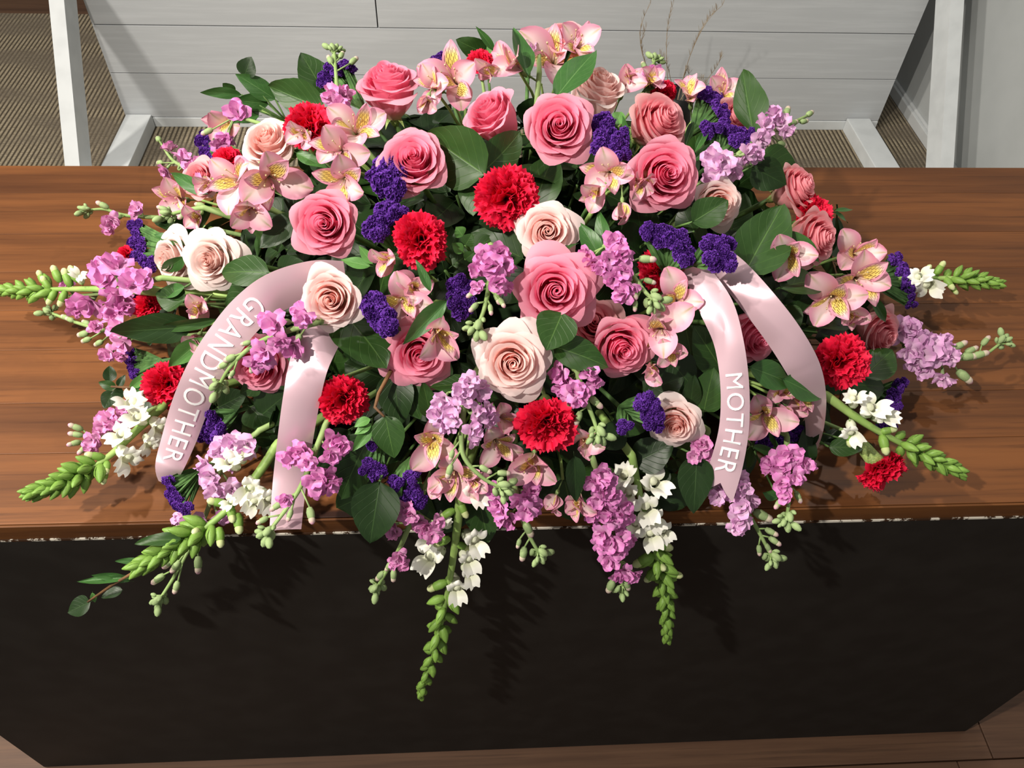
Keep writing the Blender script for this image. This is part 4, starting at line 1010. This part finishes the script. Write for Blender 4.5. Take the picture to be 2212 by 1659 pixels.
stock('magenta stock right of the large cream rose', [(1245, 800), (1260, 850), (1280, 900), (1292, 935)], [(1205, 808, 46), (1220, 825, 42), (1240, 845, 44), (1225, 855, 40), (1275, 805, 38), (1262, 845, 38), (1285, 825, 34), (1210, 840, 36), (1250, 865, 36)], [(1288, 870, 30), (1248, 905, 26), (1275, 840, 18)], 'stock_magenta', .01, .03)
stock('pink stock floret tucked left of the MOTHER ribbon end', [(1530, 930), (1515, 965), (1505, 985)], [(1518, 962, 40), (1500, 985, 34), (1525, 985, 34), (1505, 960, 30)], (), 'stock_rose', -.01, .0, tip=False)

# snapdragons
snapdragon('snapdragon pointing to the far left edge with green tip', [(330, 630), (230, 625), (120, 625), (5, 628)], [(172, 600, 34, -.2, -.6)], [(122, 592, 40), (112, 642, 36), (100, 612, 34), (135, 645, 36), (145, 600, 42), (90, 600, 34), (160, 592, 40)], .66, .0, .0, nb=34, bsize=.021)
snapdragon('white snapdragon slanting down left over the counter', [(360, 870), (300, 925), (230, 990), (150, 1035), (75, 1062)], [(285, 875, 62, -.2, -.5), (300, 905, 56, -.4, -.3), (265, 940, 54, -.5, -.1), (270, 985, 62, .3, .5), (340, 920, 56, .3, .5), (320, 955, 42, .2, .6)], [(205, 985, 40), (230, 1010, 34), (225, 1030, 34)], .56, .02, .02, nb=36, bsize=.023)
snapdragon('thick snapdragon drooping over the front edge at lower left', [(600, 960), (545, 1040), (470, 1120), (390, 1170), (305, 1220)], [(500, 1000, 56, -.4, -.3), (520, 985, 50, -.2, -.4), (540, 1050, 60, -.1, .5), (545, 1080, 52, .1, .5), (575, 1075, 54, .3, .5), (500, 1085, 36, -.4, .0)], [(500, 1110, 42), (470, 1085, 42), (515, 1130, 46), (475, 1160, 44), (430, 1145, 44)], .56, .0, .04, .0055, .025, 36)
snapdragon('longest snapdragon hanging down the black counter front', [(995, 1060), (985, 1160), (965, 1290), (940, 1400), (908, 1500)], [(935, 1200, 70, -.5, .3), (1020, 1060, 62, .5, .2), (1020, 1165, 60, .5, .4), (960, 1130, 46, -.4, -.2), (1010, 1205, 56, .4, .5), (930, 1165, 46, -.5, .1), (985, 1265, 56, .2, .7), (1012, 1235, 50, .4, .6)], [(945, 1265, 46), (1000, 1100, 40), (965, 1110, 40), (955, 1170, 40), (1000, 1180, 36)], .46, .0, .06, .0052, .025, 36)
snapdragon('white snapdragon hanging over the front edge right of centre', [(1365, 985), (1385, 1080), (1415, 1190), (1438, 1290), (1440, 1375)], [(1352, 1030, 58, -.3, -.2), (1360, 1065, 54, -.3, .2), (1410, 1045, 66, .4, -.1), (1395, 1095, 66, .1, .3), (1410, 1120, 50, .4, .3), (1405, 1150, 60, .1, .5), (1375, 1130, 46, -.4, .4), (1430, 1145, 46, .5, .4)], [(1430, 1180, 46), (1390, 1210, 50), (1425, 1220, 40), (1455, 1240, 40), (1410, 1245, 40)], .50, .0, .05, .0045, .023, 44)
snapdragon('white snapdragon slanting down right over the counter', [(1785, 855), (1870, 915), (1960, 965), (2070, 1018)], [(1845, 865, 46, .1, -.5), (1880, 885, 62, .4, -.3), (1905, 900, 50, .6, -.1), (1840, 930, 50, .1, .7)], [(1835, 945, 40), (1910, 960, 44), (1918, 930, 36)], .55, .03, .02, nb=34, bsize=.021)
snapdragon('snapdragon pointing right beside the purple comb', [(1930, 605), (2000, 602), (2080, 602), (2152, 612)], [(1985, 600, 46, .2, -.3), (2005, 610, 58, .2, .5)], [(2030, 580, 34), (2050, 612, 34), (2000, 585, 30), (2060, 625, 26)], .52, .01, .01, nb=34, bsize=.021)

# alstroemeria: flowers (x, y, diameter, right, down, spin, closedness)
P3 = math.pi/3
alstro('pink alstroemeria facing sideways at the upper left rim', [(492, 268, 128, -.62, .25, .4, .3)], [(560, 250, 500, 262, 22, NA)], lift=.02)
alstro('yellow throated alstroemeria group at left above the deep pink rose', [(585, 392, 150, .15, .30, .3), (508, 388, 128, -.45, -.10, .9), (540, 452, 116, .0, .50, .0, .2), (450, 392, 80, -.4, .2, .5, .4)], [(800, 1, 800, 2, 1, NA)][:0], lift=.03)
alstro('striped alstroemeria group beside the upper left carnation', [(772, 275, 124, .10, -.45, P3*.0+1.0), (728, 325, 122, -.25, -.05, .6), (738, 388, 128, -.25, .15, .3), (655, 292, 90, -.3, .2, .2, .3)], [(640, 330, 700, 360, 26, NA, .0)], lift=.03)
alstro('striped alstroemeria pair at the top left of centre', [(978, 168, 138, -.20, -.35, 1.1), (935, 185, 100, -.45, -.25, .7), (920, 220, 84, -.2, .4, .3, .4)], lift=.015)
alstro('topmost striped alstroemeria group with upright leaves', [(1195, 125, 150, -.05, -.40, 1.05), (1248, 92, 108, .20, -.60, .9), (1108, 140, 124, -.55, -.35, .4, .25), (1060, 150, 84, -.7, .1, .4, .45)],
       [(1140, 165, 1113, 45, 46, NA, .01), (1200, 212, 1290, 96, 66, NA, .035), (1068, 110, 1030, 58, 16, NA, .0), (1215, 150, 1252, 48, 10, ND, -.02)], lift=.02)
alstro('dark pink alstroemeria seen sideways near the top right', [(1352, 178, 100, .25, -.70, .2, .55), (1402, 182, 92, .35, -.55, 1.0, .35)], [(1385, 200, 1440, 170, 12, NA)], lift=.0)
alstro('pink alstroemeria pair behind the upper right statice', [(1490, 205, 92, -.1, -.65, .4, .25), (1562, 205, 110, .30, -.55, .8, .1)], lift=-.01)
alstro('pale alstroemeria with a closed bud left of the lower stacked rose', [(1312, 372, 118, -.15, .05, .2), (1290, 412, 92, -.45, .35, .6, .25), (1345, 455, 74, .05, .75, .1, .8), (1385, 395, 84, .4, .2, .2, .3)], [(1370, 400, 1340, 500, 10, ND, .0)], lift=.02)
alstro('alstroemeria group below the bright red carnation', [(868, 655, 112, -.15, .35, .3), (895, 620, 96, .15, .15, 1.0, .1), (835, 562, 92, -.35, .2, .3, .35)], [(800, 575, 735, 560, 26, LT, .01), (805, 570, 775, 530, 22, LT, .01), (930, 630, 900, 560, 20, NA, .04)], lift=.01)
alstro('alstroemeria with twisted leaf hanging over a pink rose', [(945, 725, 128, .20, .55, .0, .15)], [(965, 650, 870, 745, 40, NA, .045)], lift=.045)
alstro('yellow striped alstroemeria pair left of the MOTHER ribbon', [(1462, 655, 128, .05, .10, .5), (1425, 712, 132, -.10, .15, 1.0), (1405, 800, 84, .05, .5, .0, .5), (1445, 760, 90, .2, .4, .3, .2)], [(1440, 590, 1418, 660, 26, NA)], lift=.015)
alstro('striped alstroemeria in front of the big leaf at right', [(1705, 548, 126, .10, .20, .5, .1)], [(1690, 500, 1778, 565, 34, NA, .04)], lift=.025)
alstro('alstroemeria cluster of three at the right rim', [(1852, 545, 112, .35, -.10, .6), (1858, 605, 132, .30, .10, .2), (1800, 650, 134, .05, .35, .8), (1840, 680, 84, .4, .5, .2, .4)], [(1880, 640, 1920, 700, 24, NA, .03)], lift=.02)
alstro('pink alstroemeria with closed buds right of the MOTHER lettering', [(1650, 898, 112, .05, .35, .3), (1695, 895, 92, .3, .5, .5, .75), (1730, 868, 92, .5, .5, .2, .8), (1690, 850, 80, .2, .1, .2, .3)], [(1618, 792, 1725, 832, 60, NA, .04), (1690, 818, 1782, 862, 52, NA, .045)], lift=.015)
alstro('speckled alstroemeria group hanging below the front centre', [(935, 955, 132, -.15, .35, .2), (985, 1030, 124, .05, .60, .0), (1085, 905, 92, .35, .2, .6, .2), (1075, 960, 104, .25, .45, .5), (955, 1045, 84, -.3, .5, .5, .4), (1030, 1035, 84, .3, .6, .2, .4)], lift=.01)
alstro('alstroemeria under the front carnation with showing stamens', [(1150, 1005, 124, -.10, .70, .1, .35), (1265, 955, 100, .30, .45, .5, .2), (1250, 1085, 96, -.1, .75, .2, .3), (1195, 1085, 76, -.3, .7, .3, .6)], [(1240, 985, 1245, 1085, 42, DK, .04)], lift=.01)
alstro('pale alstroemeria at the left rim behind sage buds', [(378, 432, 104, -.55, .0, .4, .1), (425, 470, 80, -.3, .3, .2, .4)], [(450, 420, 360, 370, 30, NA, .02)], lift=.0)
alstro('mauve alstroemeria in shade left of the GRANDMOTHER ribbon', [(432, 662, 100, -.3, .3, .3, .35), (425, 735, 84, -.2, .4, .5, .35)], [(440, 730, 370, 790, 40, LT, .01)], lift=-.01)
stock('sage bud cluster over the left rim alstroemeria', [(440, 448), (400, 455), (362, 465)], [], [(430, 442, 20), (395, 465, 22), (350, 450, 20), (410, 482, 22)], 'stock_lilac', -.02, .03)

# greenery that shows
sprig('three broad leaves joined at the upper centre', [(1048, 378, 925, 290, 128, BR, .02), (1042, 372, 1138, 282, 78, BR, .015), (1040, 375, 1018, 455, 86, BR, .0), (1035, 362, 1075, 312, 44, LT, .01)])
sprig('broad leaves standing at the upper left against the board', [(700, 200, 650, 112, 70, BR, .0), (700, 235, 588, 190, 72, BR, -.005), (665, 240, 592, 165, 24, NA, -.01)])
sprig('narrow leaf spray at the upper left rim', [(595, 215, 512, 158, 44, NA, .0), (528, 165, 540, 124, 42, DK, -.005), (522, 205, 436, 196, 22, NA, -.005), (580, 225, 505, 215, 34, NA, .0), (505, 205, 480, 180, 26, BR, -.01), (560, 240, 500, 260, 34, ND, -.02)])
sprig('small leaves behind the red carnation at the top', [(1050, 115, 988, 90, 44, BR, -.02), (1045, 120, 1055, 95, 36, LT, -.02)])
sprig('tall twisted leaf at the upper right against the board', [(1628, 290, 1602, 160, 66, BR, .0)])
sprig('two rounded leaves beside the right rim rose', [(1640, 345, 1735, 375, 82, BR, .005), (1625, 360, 1700, 400, 70, DK, .01)])
sprig('pointed leaves beside the drooping pale rose', [(1495, 480, 1575, 430, 66, BR, .03), (1500, 500, 1470, 445, 60, DK, .0), (1480, 440, 1520, 410, 40, DK, -.02)])
sprig('big pointed leaf right of the ribbon knot', [(1608, 590, 1685, 448, 112, BR, .025), (1600, 560, 1590, 500, 60, DK, -.01)])
sprig('broad leaf under the right striped alstroemeria', [(1685, 622, 1792, 590, 84, BR, .005), (1690, 650, 1650, 600, 60, DK, -.01), (1700, 660, 1720, 720, 50, BR, -.01), (1700, 700, 1760, 650, 60, DK, -.02)])
sprig('folded leaf beside the whitish left rose', [(582, 590, 462, 580, 66, BR, .035)])
sprig('dark leaves left of the round pink rose', [(640, 470, 560, 535, 56, DK, -.005), (665, 500, 585, 470, 50, DK, -.01), (560, 480, 600, 540, 56, BR, -.02), (620, 540, 650, 490, 50, DK, -.015), (520, 470, 590, 500, 44, BR, -.02)])
sprig('round leaves under the GRANDMOTHER ribbon', [(575, 615, 485, 665, 80, BR, .0), (600, 590, 660, 570, 60, DK, -.01), (585, 640, 520, 700, 60, DK, -.015)])
sprig('long pointed leaf at the left rim', [(420, 705, 252, 718, 62, DK, .015), (470, 690, 315, 718, 26, BR, .02), (400, 650, 340, 640, 60, BR, -.005)])
sprig('large leaf below the cream rose on the ribbons', [(738, 672, 838, 780, 124, BR, .02), (740, 700, 790, 790, 70, DK, .0)])
sprig('leaf pair right of the large cream rose', [(1215, 675, 1180, 755, 88, BR, .04), (1195, 748, 1318, 785, 76, BR, .035)])
sprig('group of leaves left of the MOTHER lettering', [(1560, 800, 1500, 705, 78, BR, .0), (1520, 890, 1540, 795, 72, BR, .01), (1440, 770, 1500, 840, 80, DK, -.01), (1390, 850, 1480, 810, 76, DK, -.01), (1480, 700, 1500, 800, 60, BR, -.015), (1490, 880, 1500, 810, 40, DK, .0)])
sprig('tall leaves under the alstroemeria draped rose', [(850, 805, 862, 920, 78, DK, .0), (870, 810, 905, 905, 66, BR, -.005)])
sprig('oval leaf on a bent twig at front left', [(832, 898, 850, 992, 68, BR, .035), (800, 905, 765, 918, 22, LT, .03), (802, 915, 765, 938, 22, LT, .03), (805, 920, 762, 975, 26, LT, .03)], stem=[(845, 800, .0), (818, 850, .01), (810, 880, .03), (830, 900, .035)], smat='twig_brown')
sprig('big leaf drooping over the front edge left of centre', [(820, 1040, 798, 1178, 100, DK, .045), (810, 960, 760, 1000, 80, DK, -.01)])
sprig('dark leaves under the small front pale rose', [(1370, 1000, 1455, 958, 76, DK, .0), (1350, 930, 1290, 960, 60, DK, -.005), (1330, 890, 1400, 930, 80, BR, -.015)])
sprig('pointed leaf hanging left of the MOTHER ribbon end', [(1505, 985, 1498, 1108, 74, DK, .03), (1440, 1010, 1400, 1060, 46, DK, .0)])
sprig('dark leaf lying on the counter beside the white snapdragon', [(1420, 1075, 1480, 1095, 40, DK, -.03), (1425, 1060, 1395, 1030, 40, DK, -.02)])
sprig('narrow leaves under the lower right alstroemeria', [(1625, 965, 1690, 985, 26, NA, .02), (1660, 930, 1690, 985, 12, NA, .02), (1740, 960, 1755, 900, 46, DK, .01), (1745, 1000, 1740, 930, 40, DK, .0), (1680, 1075, 1650, 1065, 24, NA, .0)])
sprig('blue green oval leaf lying beside the fallen carnation', [(1790, 965, 1868, 968, 38, BR, .02), (1775, 960, 1820, 920, 26, DK, .0), (1860, 960, 1890, 985, 30, DK, .02)])
sprig('two leaves behind the right red carnation', [(1865, 815, 1930, 752, 80, BR, .015), (1840, 830, 1915, 835, 72, BR, .005)])
sprig('dark leaf under the right rim alstroemeria cluster', [(1740, 700, 1872, 678, 62, DK, .0), (1760, 730, 1850, 715, 50, DK, -.01)])
sprig('small dark leaf twig on the counter at the left rim', [(238, 825, 236, 788, 26, DK, .0), (250, 838, 212, 826, 22, BR, .0), (245, 845, 225, 882, 34, DK, .0), (255, 835, 270, 810, 16, DK, .0), (268, 850, 240, 850, 26, DK, -.005)], stem=[(330, 830, -.01), (285, 838, .0), (240, 835, .0)], smat='twig_brown')
sprig('light green narrow leaves beside the left red carnation', [(280, 840, 330, 800, 20, LT, .01), (285, 855, 335, 820, 24, NA, .0), (330, 900, 280, 850, 30, ND, -.01)])
sprig('thin leafy twig trailing over the front at lower left', [(195, 1300, 145, 1323, 42, DK, .035), (290, 1245, 158, 1258, 16, NA, .035), (282, 1255, 202, 1240, 18, NA, .035), (310, 1215, 250, 1210, 16, NA, .03), (392, 1165, 290, 1167, 28, BR, .02), (265, 1275, 215, 1288, 24, DK, .03), (200, 1280, 205, 1302, 12, LT, .035)], stem=[(420, 1160, .0), (350, 1200, .02), (300, 1230, .03), (240, 1265, .035), (190, 1300, .035)], smat='twig_brown')
sprig('tiny oval leaves on a twig beside the bright red carnation', [(1000, 510, 985, 490, 28, LT, .01), (1005, 530, 1020, 505, 30, BR, .01), (1000, 545, 975, 525, 24, LT, .005), (1005, 560, 1025, 545, 24, BR, .0)])
sprig('narrow leaves right of the small pale rose', [(1300, 560, 1250, 480, 40, NA, .02), (1310, 540, 1290, 450, 34, NA, .01), (1170, 560, 1250, 520, 22, NA, .02)])
sprig('fine leaf wisps on the counter beyond the right rim rose', [(1800, 455, 1850, 450, 10, NA, .0), (1802, 458, 1838, 480, 14, NA, .0)])
sprig('leaves below the left rim purple comb', [(400, 530, 330, 500, 26, NA, .0), (400, 555, 345, 590, 32, NA, .01), (380, 500, 330, 470, 30, ND, .0), (400, 620, 350, 640, 30, NA, .0)])
sprig('slender leaves around the upper right statice', [(1500, 330, 1530, 270, 16, NA, .0), (1490, 350, 1560, 300, 20, NA, .0), (1480, 320, 1500, 250, 14, ND, .0), (1360, 330, 1345, 250, 22, NA, .01), (1330, 270, 1345, 235, 30, LT, .01)])
sprig('dark leaves between the large cream rose and front carnation', [(1020, 830, 930, 830, 46, BR, -.005), (930, 900, 915, 830, 40, BR, .0), (1110, 880, 1060, 850, 50, DK, -.01), (1110, 960, 1140, 1000, 50, DK, -.02)])
sprig('dark leaves low between the left ribbons', [(560, 900, 620, 850, 80, DK, -.01), (540, 880, 590, 930, 70, DK, -.01), (700, 830, 660, 800, 50, BR, -.01), (560, 830, 520, 850, 40, BR, .0), (470, 880, 530, 850, 60, DK, -.01), (590, 960, 560, 900, 60, DK, -.005), (480, 940, 520, 900, 50, DK, -.01)])
sprig('big dark leaf behind the ribbon tail stock at front left', [(800, 940, 722, 1085, 96, DK, -.005), (760, 930, 690, 1010, 70, DK, -.015), (700, 960, 660, 1050, 60, DK, -.02)])

# leaves deep in the mound: dark greenery that fills every gap
r_ = random.Random(5)
FILL = []
for ring, (nn, el, rs) in enumerate(((22, 8, .74), (24, 10, .90), (22, 24, .74), (19, 42, .74), (13, 60, .74), (6, 78, .74))):
    for k in range(nn):
        az = 2*math.pi*(k+0.5*(ring % 2))/nn + r_.uniform(-.12, .12); e = math.radians(el+r_.uniform(-5, 5))
        dirv = np.array([math.cos(az)*math.cos(e), math.sin(az)*math.cos(e), math.sin(e)])
        p = DC + dirv*DS*(rs if el < 20 else 0.74); nv = nrm(dirv/DS)
        root = empty('leaf_sprig', (0, 0, 0)); X, Y, Z = basis(nv)
        m = MB(); fp = foam_point(p); m.tube([fp, (fp+p)/2, p], 0.0018, 5)
        nl = 5
        for q in range(nl):
            a = q*2*math.pi/nl + r_.uniform(-.4, .4); tip = p + (X*math.cos(a)+Y*math.sin(a))*r_.uniform(.055, .085) + nv*r_.uniform(.0, .035)
            tip[2] = max(tip[2], H_TOP+0.006); b = p + (X*math.cos(a)+Y*math.sin(a))*0.010; b[2] = max(b[2], H_TOP+0.008)
            leaf_at(root, b, tip, r_.uniform(.036, .056), r_.choice((DK, DK, RD, BR)), nrm(nv+np.array([r_.uniform(-.4, .4), r_.uniform(-.4, .4), r_.uniform(0, .4)])))
        link('stem', m.mesh('stem', 'stem_dark'), root)
        FILL.append((p, root))

free = [q for q in PLACED if len(q[1].split()) <= 11]
pairs = sorted((float(np.linalg.norm(p-q[0])), i, k) for i, (p, _) in enumerate(FILL) for k, q in enumerate(free))
used_i, used_k = set(), set()
for d_, i, k in pairs:                                    # each filler sprig is told by the flower it lies under
    if i in used_i or k in used_k: continue
    used_i.add(i); used_k.add(k)
    tag(FILL[i][1], 'dark filler leaves under the '+free[k][1], 'foliage', 'filler leaves deep in the funeral spray')
for i, (p, o) in enumerate(FILL):
    if i not in used_i: tag(o, 'dark leaves filling the gaps deep between the flowers', 'foliage', 'filler leaves deep in the funeral spray')

# every thing's origin sits at its own base
for o in [q for q in COL.objects if q.type == 'EMPTY' and q.parent is None and q.location.length < 1e-6]:
    st = [c for c in o.children if c.name.split('.')[0] == 'stem']
    co = st[0].data.vertices[0].co if st else o.children[0].location
    loc = Vector(co); o.location = loc
    for c in o.children: c.location = c.location - loc
